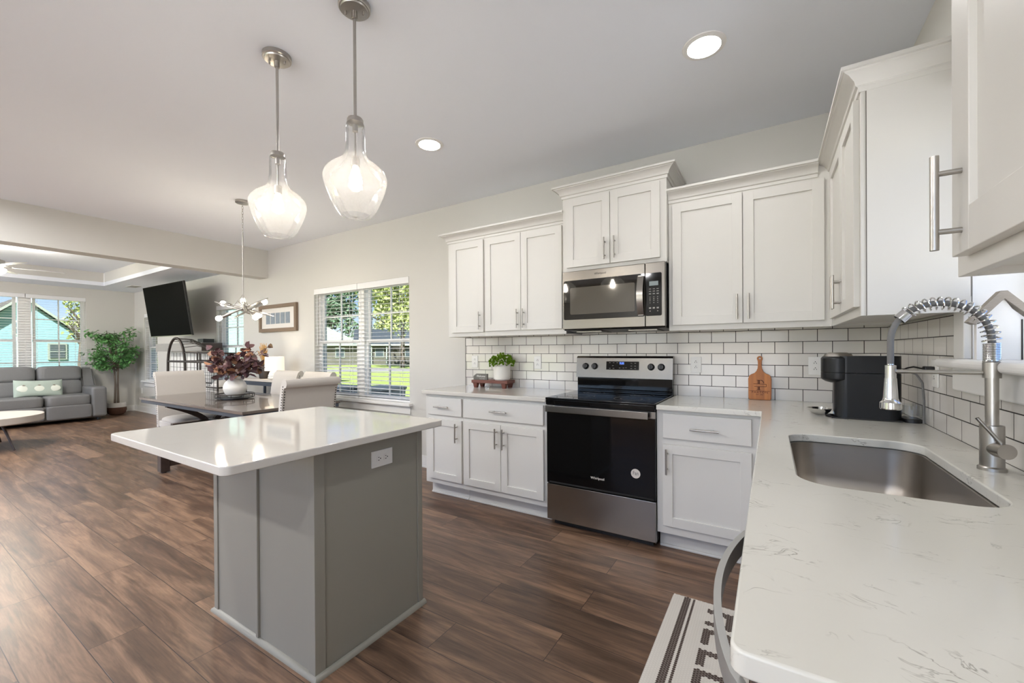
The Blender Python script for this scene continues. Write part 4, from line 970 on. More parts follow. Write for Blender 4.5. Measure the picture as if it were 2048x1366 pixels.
# sputnik chandelier over the dining table
CX = Vector((-5.03, -1.22, 0))
t = thing('chandelier', 'sputnik chandelier with crossed rods and bare bulbs over the dining table', 'chandelier', (CX.x, CX.y, 2.749))
g = G(); g.lathe([(0.062, 2.749), (0.062, 2.728), (0.056, 2.724), (0.008, 2.722)], CX, 32); obj('canopy', g, M['nickel'], t, True)
g = G(); z = 2.722
for k in range(11):
    a = R(90*(k % 2)); pts = [(CX.x+0.007*math.cos(q)*math.cos(a), CX.y+0.007*math.cos(q)*math.sin(a), z-0.014+0.016*math.sin(q)) for q in [2*math.pi*i/12 for i in range(12)]]
    g.tube(pts, 0.0018, 5, True); z -= 0.026
obj('chain', g, M['nickel'], t, True)
g = G(); g.cyl(CX+Vector((0, 0, 2.44)), CX+Vector((0, 0, 1.69)), 0.0055, seg=10); obj('stem', g, M['nickel'], t, True)
LAT, DEP = Vector((0.848, 0.529, 0)), Vector((-0.904, 0.427, 0))
for bu, ti in (((-0.205, 0.12, 1.75), (0.30, -0.1, 1.60)), ((-0.24, -0.08, 1.585), (0.25, 0.1, 1.80)), ((0.215, 0.12, 1.76), (-0.11, -0.2, 1.57)),
               ((0.115, -0.22, 1.585), (-0.06, 0.25, 1.79)), ((0.155, 0.1, 1.625), (-0.28, -0.05, 1.75)), ((0.0, 0.2, 1.785), (0.02, -0.26, 1.63))):
    p, q = [Vector((CX.x, CX.y, 0))+LAT*v[0]+DEP*v[1]+Vector((0, 0, v[2])) for v in (bu, ti)]; d = (p-q).normalized()
    g = G(); g.cyl(q, q+d*0.12, 0.005, 0.0105, seg=12); g.cyl(q+d*0.12, p-d*0.04, 0.0105, seg=12); g.cyl(p-d*0.11, p-d*0.03, 0.0165, seg=16)
    ro = obj('arm', g, M['nickel'], t, True)
    b0 = p-d*0.036; g = G(); g.tube([b0, b0+d*0.014, b0+d*0.03, b0+d*0.046, b0+d*0.058, b0+d*0.063], [0.011, 0.018, 0.0245, 0.0245, 0.016, 0.004], 14); obj('bulb', g, M['bulb2'], ro, True)
g = G()
for q in (0, 120, 240): g.cyl(CX+Vector((0, 0, 1.83)), CX+Vector((0.085*math.cos(R(q)), 0.085*math.sin(R(q)), 1.70)), 0.0025, seg=6)
obj('stay_wire', g, M['nickel'], t)

# ceiling fan in the living room
F = Vector((-9.58, -2.24, 0))
t = thing('ceiling_fan', 'white-bladed ceiling fan with a light bowl at the left edge of the picture', 'ceiling fan', (F.x, F.y, 2.8))
g = G(); g.lathe([(0.06, 2.8), (0.06, 2.77), (0.014, 2.755), (0.014, 2.56), (0.05, 2.55), (0.105, 2.53), (0.11, 2.46), (0.09, 2.445), (0.05, 2.44), (0.05, 2.415)], F, 32); obj('motor', g, M['nickel'], t, True)
g = G(); g.lathe([(0.10, 2.425), (0.118, 2.41), (0.112, 2.375), (0.08, 2.345), (0.03, 2.33), (0.002, 2.328)], F, 28); obj('light_bowl', g, M['bowl'], t, True)
for k in range(5):
    a = R(14+72*k); Q = Matrix.Translation((F.x, F.y, 2.448)) @ Matrix.Rotation(a, 4, 'Z') @ Matrix.Rotation(R(11), 4, 'X')
    g = G(); g.prism([(0.17, -0.05), (0.62, -0.068), (0.66, -0.055), (0.67, 0.0), (0.66, 0.055), (0.62, 0.068), (0.17, 0.05)], lambda x, y: (x, y, -0.003), lambda x, y: (x, y, 0.004)); g.b.transform(Q); bl = obj('blade', g, M['trim'], t)
    g = G().box(0.07, 0.22, -0.012, 0.012, 0.004, 0.01); g.b.transform(Q); obj('blade_iron', g, M['nickel'], bl)
t = thing('ceiling_vent', 'small white air vent in the low living-room ceiling', 'vent', (-11.15, -0.33, 2.55))
g = G(); g.box(-11.33, -10.97, -0.41, -0.25, 2.543, 2.55, 0.002); obj('frame', g, M['trim'], t)
g = G()
for k in range(7): g.box(-11.31, -10.99, -0.395+0.021*k, -0.387+0.021*k, 2.540, 2.5435)
obj('louvers', g, M['keys'], t)

# ================================================================== dining set
t = thing('dining_table', 'dark wood trestle dining table with a polished top', 'dining table', (-5.43, -1.12, 0))
DX0, DX1, DY0, DY1 = -6.57, -4.295, -1.58, -0.66
g = G(); g.box(DX0, DX1, DY0, DY1, 0.735, 0.762, 0.005); obj('tabletop', g, M['tabletop'], t, True)
g = G(); g.box(DX0+0.012, DX1-0.012, DY0+0.012, DY1-0.012, 0.70, 0.735, 0.003); obj('apron', g, M['bluegrey'], t)
for x in (-6.0, -4.74):
    g = G()
    for y in (DY0+0.03, DY1-0.03): g.box(x-0.045, x+0.045, y-0.04, y+0.04, 0.012, 0.40, 0.004); g.cyl((x, y, 0), (x, y, 0.014), 0.02, seg=12)
    g.box(x-0.035, x+0.035, DY0+0.05, DY1-0.05, 0.06, 0.12, 0.004); g.box(x-0.03, x+0.03, DY0+0.1, DY1-0.1, 0.45, 0.50, 0.004)
    for s in (1, -1):
        ym = (DY0+DY1)/2; pts = []
        for k in range(13):
            f = k/12; pts.append((x, ym+s*(0.40-0.36*math.sin(f*math.pi/2)), 0.10+0.36*f**1.5))
        for a, b in zip(pts, pts[1:]): g.bar(a, b, 0.05, 0.05, (0, 1, 0))
        pts = [(x, ym+s*(0.04+0.36*(k/10)**1.6), 0.47+0.23*k/10) for k in range(11)]
        for a, b in zip(pts, pts[1:]): g.bar(a, b, 0.05, 0.05, (0, 1, 0))
    obj('trestle', g, M['espresso'], t)
g = G(); g.box(-6.0, -4.74, -1.15, -1.09, 0.45, 0.50, 0.004); obj('stretcher', g, M['bluegrey'], t)

def chair(label):
    """upholstered chair with a rolled back; local frame: seat faces +x"""
    t = thing('dining_chair', label, 'chair', (0, 0, 0), 'pale upholstered dining chairs')
    g = G(); g.box(-0.23, 0.26, -0.25, 0.25, 0.36, 0.44, 0.015, 2); g.ball((0.02, 0, 0.445), 0.24, 0.25, 0.055, 24, 10, 0.35, 0.7); obj('seat', g, M['chairfab'], t, True, 50)
    prof = [(-0.20, 0.36), (-0.215, 0.6), (-0.25, 0.85), (-0.275, 0.96), (-0.292, 1.0), (-0.318, 1.022), (-0.345, 1.02), (-0.362, 1.0), (-0.366, 0.975), (-0.352, 0.952), (-0.33, 0.95), (-0.316, 0.93), (-0.296, 0.85), (-0.268, 0.6), (-0.25, 0.36)]
    g = G(); g.rings([[(x, y, z) for x, z in prof] for y in (-0.256, -0.25, 0.25, 0.256)]); bk = obj('backrest', g, M['chairfab'], t, True, 50)
    g = G()
    for s in (-1, 1):
        n = 26
        for k in range(n):
            z = 0.4+0.56*k/(n-1); x = -0.232-0.075*max(0, (z-0.45)/0.5)**1.25; g.ball((x, s*0.2565, z), 0.0065, 0.004, 0.0065, 6, 4)
            xb = -0.254-0.06*max(0, (z-0.45)/0.5)**1.25
            if z < 0.93: g.ball((xb-0.004, s*0.243, z), 0.004, 0.0065, 0.0065, 6, 4)
    obj('nailhead_trim', g, M['iron'], bk)
    for x, y, dx in ((0.21, 0.2, 0), (0.21, -0.2, 0), (-0.2, 0.2, -0.07), (-0.2, -0.2, -0.07)):
        g = G(); g.rings([[(x+dx*f+a*w, y+b*w, z) for a, b in ((-1, -1), (1, -1), (1, 1), (-1, 1))] for z, w, f in ((0, 0.014, 1), (0.37, 0.023, 0))]); obj('leg', g, M['espresso'], t)
    return t
c0 = chair('pale upholstered dining chair at the far left end of the dining table')
c0.location = (-6.64, -1.07, 0)
dup(c0, (-4.40, -1.10, 0), math.pi, 'pale chair at the near table end, its rolled back towards the island')
dup(c0, (-5.685, -0.72, 0), -math.pi/2, 'pale dining chair on the window side of the table, beside the table lamp')
dup(c0, (-5.05, -0.72, 0), -math.pi/2, 'pale dining chair on the window side of the table, in front of the big window')

t = thing('tray', 'round black metal tray on the dining table', 'tray', (-5.43, -1.12, 0.762))
g = G(); g.lathe([(0.12, 0.0), (0.12, 0.012), (0.001, 0.012)], (-5.43, -1.12, 0.7625), 32); g.lathe([(0.175, 0.012), (0.175, 0.018), (0.001, 0.018)], (-5.43, -1.12, 0.7625), 40); obj('plate', g, M['black'], t, True)
g = G(); g.tube([(-5.43+0.175*math.cos(a), -1.12+0.175*math.sin(a), 0.815) for a in [2*math.pi*k/40 for k in range(40)]], 0.005, 8, True)
for k in range(10): a = 2*math.pi*k/10; g.cyl((-5.43+0.175*math.cos(a), -1.12+0.175*math.sin(a), 0.776), (-5.43+0.175*math.cos(a), -1.12+0.175*math.sin(a), 0.815), 0.003, seg=6)
obj('rim', g, M['iron'], t, True)
VX = Vector((-5.43, -1.12, 0.7812))
t = thing('vase', 'round white ceramic vase on the tray on the dining table', 'vase', VX)
g = G(); g.lathe([(0.05, 0), (0.06, 0.004), (0.092, 0.04), (0.108, 0.085), (0.108, 0.112), (0.094, 0.15), (0.068, 0.18), (0.052, 0.194), (0.05, 0.208), (0.056, 0.22), (0.046, 0.22), (0.042, 0.2), (0.001, 0.19)], VX, 40); obj('body', g, M['ceramic'], t, True)
t = thing('leaf_bouquet', 'bouquet of plum and copper leaves in the round white vase', 'flowers', VX+Vector((0, 0, 0.2)))
rnd = random.Random(11); gl, gc, st = G(), G(), G()
tips = [(-0.36, 0.02, 0.40), (-0.22, -0.05, 0.48), (-0.12, 0.1, 0.33), (-0.02, -0.03, 0.36), (0.06, 0.05, 0.30), (0.14, 0.02, 0.52), (0.3, -0.02, 0.46), (0.36, 0.05, 0.53), (0.2, -0.06, 0.3), (-0.3, 0.0, 0.26), (0.02, -0.12, 0.2), (-0.14, -0.1, 0.2), (0.16, 0.1, 0.2), (0.26, -0.02, 0.24)]
for tx, ty, tz in tips:
    a = VX+Vector((0, 0, 0.15)); e = VX+Vector((0.848, 0.529, 0))*tx*0.86+Vector((-0.529, 0.848, 0))*ty*1.6+Vector((0, 0, 0.2+tz*0.62)); md = a.lerp(e, 0.5)+Vector((-tx*0.12, 0, 0.05))
    st.tube([a, md, e], 0.003, 5)
    for j in range(15):
        f = rnd.uniform(0.42, 1.06); c = a.lerp(e, f)+Vector((rnd.uniform(-1, 1), rnd.uniform(-1, 1), rnd.uniform(-1, 1)))*0.03
        d = Vector((rnd.uniform(-1, 1), rnd.uniform(-1, 1), rnd.uniform(-0.7, 0.8))).normalized(); u = d.cross(Vector((rnd.uniform(-1, 1), rnd.uniform(-1, 1), rnd.uniform(-1, 1)))).normalized(); n = d.cross(u)
        l, w = rnd.uniform(0.07, 0.10), rnd.uniform(0.026, 0.036); gg = gc if rnd.random() < 0.27 else gl
        V = [gg.b.verts.new(p) for p in (c, c+d*l*0.3+u*w+n*0.012, c+d*l*0.68+u*w*0.9+n*0.014, c+d*l, c+d*l*0.68-u*w*0.9+n*0.014, c+d*l*0.3-u*w+n*0.012, c+d*l*0.35, c+d*l*0.7)]
        for q in ((0, 6, 1), (1, 6, 7, 2), (2, 7, 3), (3, 7, 4), (4, 7, 6, 5), (5, 6, 0)): gg.b.faces.new([V[i] for i in q])
obj('plum_leaves', gl, M['purple'], t, True, label='dark plum leaves'); obj('copper_leaves', gc, M['copper'], t, True, label='copper brown leaves'); obj('stems', st, M['bark'], t)

# framed photographs
t = thing('picture_frame', 'wide rustic brown frame with a row of small photos on the wall', 'picture', (-6.61, -0.02, 1.74))
PX0, PX1, PZ0, PZ1 = -7.10, -6.13, 1.545, 1.938
g = G()
for x0, x1, z0, z1 in ((PX0, PX1, PZ1-0.05, PZ1), (PX0, PX1, PZ0, PZ0+0.05), (PX0, PX0+0.05, PZ0+0.05, PZ1-0.05), (PX1-0.05, PX1, PZ0+0.05, PZ1-0.05)): g.box(x0, x1, -0.04, -0.002, z0, z1, 0.003)
obj('frame', g, M['rustic'], t)
g = G().box(PX0+0.04, PX1-0.04, -0.018, -0.003, PZ0+0.04, PZ1-0.04); mbd = obj('mat_board', g, M['matboard'], t)
for k in range(5):
    x = PX0+0.17+0.128*k; g = G().box(x, x+0.112, -0.0195, -0.018, PZ0+0.115, PZ1-0.12); obj('photo', g, M['photo'], mbd)

# console table, lamp and reed vase against the wall
t = thing('console_table', 'low metal-framed console table against the wall behind the dining table', 'side table', (-6.35, -0.2, 0))
g = G(); g.box(-6.95, -6.03, -0.36, -0.03, 0.855, 0.885, 0.003); obj('top', g, M['stone'], t)
for x in (-6.92, -6.06):
    for y in (-0.34, -0.05): g = G().box(x-0.014, x+0.014, y-0.014, y+0.014, 0, 0.855); obj('leg', g, M['bluegrey'], t)
g = G(); g.box(-6.91, -6.07, -0.352, -0.328, 0.80, 0.85); g.box(-6.93, -6.05, -0.36, -0.03, 0.15, 0.17); obj('rail', g, M['bluegrey'], t)
L = Vector((-6.24, -0.27, 0.8855))
t = thing('table_lamp', 'white table lamp with a drum shade on the console table', 'lamp', L)
g = G(); g.lathe([(0.06, 0), (0.075, 0.004), (0.082, 0.02), (0.08, 0.036), (0.073, 0.044), (0.078, 0.05), (0.075, 0.066), (0.066, 0.074), (0.068, 0.08), (0.06, 0.096), (0.044, 0.108), (0.02, 0.113), (0.012, 0.13)], L, 36); obj('base', g, M['ceramic'], t, True)
g = G(); g.lathe([(0.118, 0.118), (0.113, 0.305)], L, 40, cap=False); obj('lamp_shade', g, M['linen'], t, True)
g = G(); g.cyl(L+Vector((0, 0, 0.12)), L+Vector((0, 0, 0.3)), 0.004, seg=8); g.cyl(L+Vector((-0.113, 0, 0.295)), L+Vector((0.113, 0, 0.295)), 0.002, seg=6); obj('harp', g, M['nickel'], t)
g = G(); g.ball(L+Vector((0, 0, 0.2)), 0.03, u=12, v=8); obj('bulb', g, mat('lamp_bulb', (255, 238, 214), 0.5, emit=90), t, True)
V2 = Vector((-6.56, -0.24, 0.8855))
t = thing('reed_vase', 'dark ribbed vase of dry straw stems beside the table lamp', 'vase', V2)
g = G(); g.lathe([(0.055, 0), (0.062, 0.01), (0.066, 0.06), (0.06, 0.14), (0.042, 0.175), (0.036, 0.19), (0.038, 0.2), (0.028, 0.2), (0.026, 0.18), (0.001, 0.17)], V2, 24); obj('body', g, M['iron'], t, True)
g = G(); rnd = random.Random(5)
for k in range(40): g.cyl(V2+Vector((0, 0, 0.17)), V2+Vector((rnd.uniform(-0.1, 0.03), rnd.uniform(-0.04, 0.04), rnd.uniform(0.36, 0.5))), 0.002, 0.0035, 5)
obj('straw_stems', g, M['straw'], t, label='golden dry straw')

# ================================================================== wire egg chair
t = thing('wire_chair', 'arched dark metal wire lounge chair behind the dining table', 'chair', (-7.85, -0.43, 0))
A0, A1, BX, YF, YB = -8.68, -8.05, -7.02, -0.62, -0.26
am, aw = (A0+A1)/2, (A1-A0)/2
g = G(); arch = [(A0-0.03, YF, 0.0), (A0-0.02, YF, 0.5), (A0, YF, 0.95)]+[(am-aw*math.cos(R(q)), YF, 1.0+0.475*math.sin(R(q))**0.85) for q in range(12, 180, 12)]+[(A1, YF, 0.95), (A1+0.02, YF, 0.5), (A1+0.03, YF, 0.0)]
g.tube(arch, 0.018, 10); obj('arch', g, M['iron'], t, True)
g = G()
for y in (YF, YB):
    x0 = A0 if y == YF else A0+0.1
    for z, r in ((1.115, 0.014), (0.765, 0.011)): g.tube([(x0, y, z), (BX, y, z)], r, 8)
    g.tube([(A1 if y == YF else x0, y, 1.255), (BX, y, 1.235)], 0.009, 8)
    for x in (-7.55, BX) if y == YF else (x0, -7.55, BX): g.tube([(x, y, 0.0), (x, y, 1.25)], 0.012, 8)
for z in (0.45, 0.765, 1.115, 1.235): g.tube([(BX, YF, z), (BX, YB, z)], 0.01, 8)
for z in (0.45, 0.765, 1.115): g.tube([(A0, YF, z), (A0+0.1, YB, z)], 0.01, 8)
for y in (YF, YB): g.tube([(A0+0.05, y, 0.45), (BX, y, 0.45)], 0.012, 8)
obj('rails', g, M['iron'], t, True)
g = G()
for k in range(9):
    f = k/8; q = R(62+78*f); a = Vector((am-aw*math.cos(q), YF, 1.0+0.475*math.sin(q)**0.85)); e = Vector((-7.95+0.93*(1-f*0.75), YF+(YB-YF)*f*0.9, 1.245))
    g.tube([a, a.lerp(e, 0.35)+Vector((0, 0.02, 0.055)), a.lerp(e, 0.7)+Vector((0, 0.02, 0.03)), e], 0.005, 5)
obj('hood_wires', g, M['iron'], t, True)
g = G()
for y in (YF, YB):
    n = 13
    for k in range(1, n):
        x = A0+0.1+(BX-A0-0.1)*k/n; top = 1.25
        g.cyl((x, y, 0.45), (x, y, top), 0.003, seg=5)
    for k in range(7): z = 0.53+0.1*k; g.cyl((A0+0.1, y, z), (BX, y, z), 0.003, seg=5)
obj('wire_mesh', g, M['iron'], t, True)
ym = (YF+YB)/2
tag(obj('seat_cushion', G().ball((-7.8, ym, 0.52), 0.62, 0.155, 0.065, 24, 10, 0.35, 0.6), M['ceramic'], None, True, 60), 'white seat cushion inside the dark wire chair', 'cushion')
tag(obj('throw_pillow', G().ball((-7.28, ym, 0.725), 0.11, 0.14, 0.135, 20, 10, 0.5, 0.7), M['ceramic'], None, True, 60), 'white pillow standing on the seat of the dark wire chair', 'pillow')

# ================================================================== television wall
t = thing('television', 'large black wall-mounted television tilted towards the room', 'television', (-9.1, -0.3, 1.95))
TVM = Matrix.Translation((-9.14, -0.47, 1.955)) @ Matrix.Rotation(R(1.5), 4, 'Z') @ Matrix.Rotation(R(7.5), 4, 'X')
def tv(g): g.b.transform(TVM.copy()); return g
g = G().box(-0.765, 0.765, -0.018, 0.014, -0.43, 0.43, 0.004); p = obj('housing', tv(g), M['black'], t, True)
g = G().box(-0.757, 0.757, -0.0195, -0.018, -0.418, 0.422); obj('screen', tv(g), M['screen'], p)
g = G().box(-0.765, 0.765, -0.019, 0.0, -0.4325, -0.4195, 0.001); obj('silver_edge', tv(g), M['nickel'], p)
g = G().box(-0.3, 0.3, 0.014, 0.05, -0.2, 0.2); g.b.transform(TVM); g.box(-9.95, -9.72, -0.03, -0.001, 1.8, 2.05); g.bar((-9.84, -0.05, 1.93), (-9.3, -0.43, 1.95), 0.05, 0.07); obj('wall_bracket', g, M['black'], t)
t = thing('mantel_shelf', 'grey-washed wooden mantel shelf below the television', 'mantel', (-9.25, -0.15, 1.34))
g = G().box(-10.19, -8.33, -0.30, -0.002, 1.275, 1.41, 0.004); obj('beam', g, M['mantel'], t)
g = G().box(-8.331, -8.322, -0.295, -0.004, 1.28, 1.405); obj('end_cap', g, M['espresso'], t)
g = G(); g.box(-10.05, -9.75, -0.12, -0.002, 0.0, 1.274, 0.004); g.box(-8.76, -8.46, -0.12, -0.002, 0, 1.274, 0.004); g.box(-9.75, -8.76, -0.12, -0.002, 0.85, 1.274, 0.004)
fs = tag(obj('fireplace_surround', g, M['trim']), 'white fireplace surround below the grey mantel', 'fireplace')
g = G().box(-9.75, -8.76, -0.03, -0.003, 0.0, 0.85); obj('firebox', g, M['dark'], fs)
tag(obj('media_box', G().box(-8.62, -8.42, -0.24, -0.08, 1.411, 1.475, 0.004), M['black'], None), 'small black media box on the right end of the mantel', 'media box')

# ================================================================== sofa, pillow, coffee table, tree
t = thing('sofa', 'grey leather reclining sofa under the living-room windows', 'sofa', (-11.7, -1.8, 0))
SXB, SXF = -12.16, -11.24
def cush(g, x0, x1, y0, y1, z0, z1, e=0.28): return g.ball(((x0+x1)/2, (y0+y1)/2, (z0+z1)/2), (x1-x0)/2, (y1-y0)/2, (z1-z0)/2, 28, 14, e, e)
g = G(); g.box(SXB, SXF-0.06, -3.0, -0.72, 0.05, 0.32, 0.03, 3); obj('base', g, M['sofa'], t, True)
for x in (-12.05, -11.35):
    for y in (-2.95, -0.80): g = G().cyl((x, y, 0), (x, y, 0.06), 0.03, seg=12); obj('foot', g, M['black'], t)
ys = [-2.80, -2.17, -1.49, -0.90]
for a, b in zip(ys, ys[1:]):
    g = G(); cush(g, SXB+0.3, SXF+0.01, a+0.004, b-0.004, 0.30, 0.50, 0.3); obj('seat_cushion', g, M['sofa'], t, True, 60)
    g = G(); cush(g, SXF-0.14, SXF+0.015, a+0.006, b-0.006, 0.07, 0.325, 0.25); obj('footrest', g, M['sofa'], t, True, 60)
    Q = Matrix.Translation((-11.92, 0, 0.45)) @ Matrix.Rotation(R(-10), 4, 'Y')
    g = G(); cush(g, -0.15, 0.13, a+0.004, b-0.004, 0.0, 0.30, 0.35); g.b.transform(Q); lo = obj('back_cushion', g, M['sofa'], t, True, 60)
    g = G(); cush(g, -0.16, 0.14, a+0.003, b-0.003, 0.275, 0.56, 0.35); g.b.transform(Q); obj('head_cushion', g, M['sofa'], lo, True, 60)
for y0, y1 in ((-0.915, -0.70), (-3.0, -2.795)):
    g = G(); g.box(SXB+0.02, SXF, y0, y1, 0.06, 0.625, 0.05, 4); ar = obj('arm', g, M['sofa'], t, True)
    g = G(); g.hull8([(SXB, y0, 0.5), (SXB+0.36, y0, 0.5), (SXB+0.36, y1-0.01, 0.5), (SXB, y1-0.01, 0.5), (SXB-0.04, y0, 0.97), (SXB+0.16, y0, 0.97), (SXB+0.16, y1-0.03, 0.97), (SXB-0.04, y1-0.03, 0.97)])
    bmesh.ops.bevel(g.b, geom=g.b.edges[:], offset=0.03, segments=3, affect='EDGES'); obj('wing', g, M['sofa'], ar, True)
t = thing('lumbar_pillow', 'long sage green pillow with three pale pumpkins on the grey sofa', 'pillow', (-11.58, -1.5, 0.63))
PQ = Matrix.Translation((-11.60, -1.51, 0.632)) @ Matrix.Rotation(R(-20), 4, 'Y') @ Matrix.Rotation(R(-2), 4, 'X')
g = G(); rg = []
for i in range(25):
    f = -1+2*i/24; w = 0.29*f; th = max(0.004, 0.062*(1-abs(f)**3)**0.6); h = 0.142+0.018*abs(f)**3
    rg.append([(th*math.copysign(abs(math.cos(q))**0.8, math.cos(q)), w*1.0, h*math.copysign(abs(math.sin(q))**0.8, math.sin(q))) for q in [2*math.pi*k/28 for k in range(28)]])
g.rings(rg); g.b.transform(PQ); pc = obj('cover', g, M['sage'], t, True, 60)
for k in (-1, 0, 1):
    g = G(); g.ball((0.052-0.006*abs(k), 0.18*k, -0.012), 0.014, 0.083, 0.062, 24, 10); g.b.transform(PQ); pk = obj('pumpkin_print', g, M['cream'], pc, True)
    g = G()
    for q in (-25, 25, 80): g.bar((0.069-0.006*abs(k), 0.18*k-0.02*math.cos(R(q)), 0.04+0.012*math.sin(R(q))), (0.069-0.006*abs(k), 0.18*k+0.02*math.cos(R(q)), 0.04-0.012*math.sin(R(q))), 0.005, 0.003)
    g.b.transform(PQ); obj('stalk_print', g, M['rustic'], pk)
CT = Vector((-9.4, -2.42, 0))
t = thing('coffee_table', 'round pale-topped coffee table on splayed dark legs before the sofa', 'coffee table', CT)
g = G(); g.lathe([(0.59, 0.335), (0.6, 0.345), (0.6, 0.425), (0.59, 0.43), (0.001, 0.43)], CT, 56); obj('top', g, M['stone'], t, True)
for k in range(3):
    a = R(30+120*k); d = Vector((math.cos(a), math.sin(a), 0)); g = G().cyl(CT+d*0.36+Vector((0, 0, 0.338)), CT+d*0.53, 0.018, 0.009, 10); obj('leg', g, M['espresso'], t, True)

TR = Vector((-11.92, -0.40, 0))
t = thing('ficus_tree', 'leafy green artificial tree in a basket pot beside the sofa', 'potted tree', TR)
g = G(); g.lathe([(0.10, 0.0), (0.135, 0.03), (0.155, 0.09), (0.15, 0.15)], TR, 28); pt_ = obj('basket', g, M['wicker'], t, True)
g = G(); g.lathe([(0.15, 0.15), (0.142, 0.235), (0.13, 0.24), (0.13, 0.2), (0.001, 0.19)], TR, 28); obj('basket_rim', g, M['ceramic'], pt_, True, label='white upper band of the basket')
g = G(); rnd = random.Random(21)
for s in (-1, 1): g.tube([TR+Vector((0.0, s*0.025, 0.19)), TR+Vector((0.01, s*0.018, 0.6)), TR+Vector((0.0, s*0.03, 0.95)), TR+Vector((0.02, s*0.1, 1.35)), TR+Vector((0, s*0.14, 1.7))], [0.021, 0.016, 0.013, 0.01, 0.005], 8)
lf = G()
brs = []
for k in range(56):
    f = rnd.uniform(0, 1); z0 = 0.85+0.75*f; a = rnd.uniform(0, 6.283); r = (0.26+0.2*math.sin(math.pi*min(1, f*1.1))+rnd.uniform(-0.06, 0.06)); zt = z0+rnd.uniform(0.0, 0.32)
    p0 = TR+Vector((0, 0, z0)); p1 = TR+Vector((max(-0.31, r*math.cos(a)*0.82), min(0.33, r*math.sin(a)), min(1.9, zt))); g.tube([p0, p0.lerp(p1, 0.5)+Vector((0, 0, 0.04)), p1], [0.006, 0.004, 0.002], 5); brs.append((p0, p1))
obj('trunk', g, M['bark'], t, True)
for p0, p1 in brs:
    for j in range(30):
        c = p0.lerp(p1, rnd.uniform(0.4, 1.02))+Vector((rnd.uniform(-1, 1), rnd.uniform(-1, 1), rnd.uniform(-0.8, 0.8)))*0.055
        if c.x < -12.2 or c.y > -0.10: continue
        d = Vector((rnd.uniform(-1, 1), rnd.uniform(-1, 1), rnd.uniform(-1, 0.35))).normalized(); u = d.cross(Vector((rnd.uniform(-0.6, 0.6), rnd.uniform(-0.6, 0.6), 1))).normalized(); n = u.cross(d)*0.006
        l, w = rnd.uniform(0.07, 0.105), 0.022
        lf.quad(c, c+d*l*0.45+u*w, c+d*l+n, c+d*l*0.45-u*w)
obj('foliage', lf, M['leaf'], t)

# ================================================================== outside the windows
GZ = -0.35
struct('ground', G().box(-140, 60, 0.17, 140, GZ-0.2, GZ), M['grass'])
struct('ground', G().box(-140, FX-0.17, -90, 0.16, GZ-0.2, GZ+0.001), M['grass'])
struct('ground', G().box(FX-0.16, 60, -60, RY-0.17, GZ-0.2, GZ+0.2), M['bounce_slab'])  # unseen pale ground, added to reflect sunlight through the back openings
g = G(); g.prism([(-62, 4.0), (-10, 34.0), (-8, 30.5), (-60, 0.5)], lambda x, y: (x+10, y+4.5, GZ), lambda x, y: (x+10, y+4.5, GZ+0.012)); struct('road', g, M['road'])
struct('path', G().box(0.25, 9, -6.4, 3, GZ, GZ+0.06), M['bounce_slab'])  # pale slab added to bounce sunlight onto the sink window jamb
struct('path', G().box(-16, 4, 0.18, 4.6, GZ, GZ+0.02), M['road'])
for k, (x, y, w, l) in enumerate(((-8.75, 2.45, 0.62, 1), (-7.75, 2.85, 0.62, 0))):
    t = tag(obj('outdoor_bin', G().hull8([(x-w/2, y-0.3, GZ+0.02), (x+w/2, y-0.3, GZ+0.02), (x+w/2, y+0.3, GZ+0.02), (x-w/2, y+0.3, GZ+0.02), (x-w/2-0.04, y-0.33, 0.42), (x+w/2+0.04, y-0.33, 0.42), (x+w/2+0.04, y+0.33, 0.42), (x-w/2-0.04, y+0.33, 0.42)]), M['planter'], None),
            'dark boxy object outside the left half of the dining window' if l else 'dark boxy object outside near the middle of the dining window', 'outdoor box', 'dark boxes outside the dining window')
    obj('lid', G().box(x-w/2-0.06, x+w/2+0.06, y-0.36, y+0.36, 0.42, 0.49, 0.02), M['planter'], t, True)

# neighbour across the road: long low house seen through the dining window
HM = Matrix.Translation((-41.2, 28.0, GZ)) @ Matrix.Rotation(math.atan2(0.773, 0.634), 4, 'Z')     # local x runs to the right in view, -y faces the camera
t = thing('neighbor_house', 'low house with a dark roof across the road, seen through the dining window', 'house', HM.translation)
def hs(g): g.b.transform(HM); return g
obj('wall', hs(G().box(-6, 12, 0, 9, 0, 2.45)), M['brickhouse'], t)
g = G(); g.prism([(-0.6, 2.35), (4.5, 4.4), (9.6, 2.35)], lambda y, z: (-0.5, y, z), lambda y, z: (12.6, y, z)); obj('roof', hs(g), M['darkroof'], t)
g = G(); g.prism([(-7.2, 2.3), (-3.2, 4.35), (0.8, 2.3)], lambda x, z: (x, -0.3, z), lambda x, z: (x, 8, z)); obj('gable', hs(g), M['housetrim'], t, label='pale gable end')
obj('fascia', hs(G().box(-7.2, 12.6, -0.65, -0.5, 2.22, 2.42)), M['housetrim'], t)
for x in (1.5, 3.2, 4.9, 6.6, 8.3): obj('porch_post', hs(G().box(x-0.07, x+0.07, -0.5, -0.36, 0, 2.25)), M['housetrim'], t)
for x in (-4.5, -1.9, 2.4, 5.8, 9.6):
    w = obj('window', hs(G().box(x-0.5, x+0.5, -0.06, 0.02, 0.85, 2.0)), M['housetrim'], t); obj('pane', hs(G().box(x-0.42, x+0.42, -0.08, -0.05, 0.93, 1.92)), M['winglass'], w)
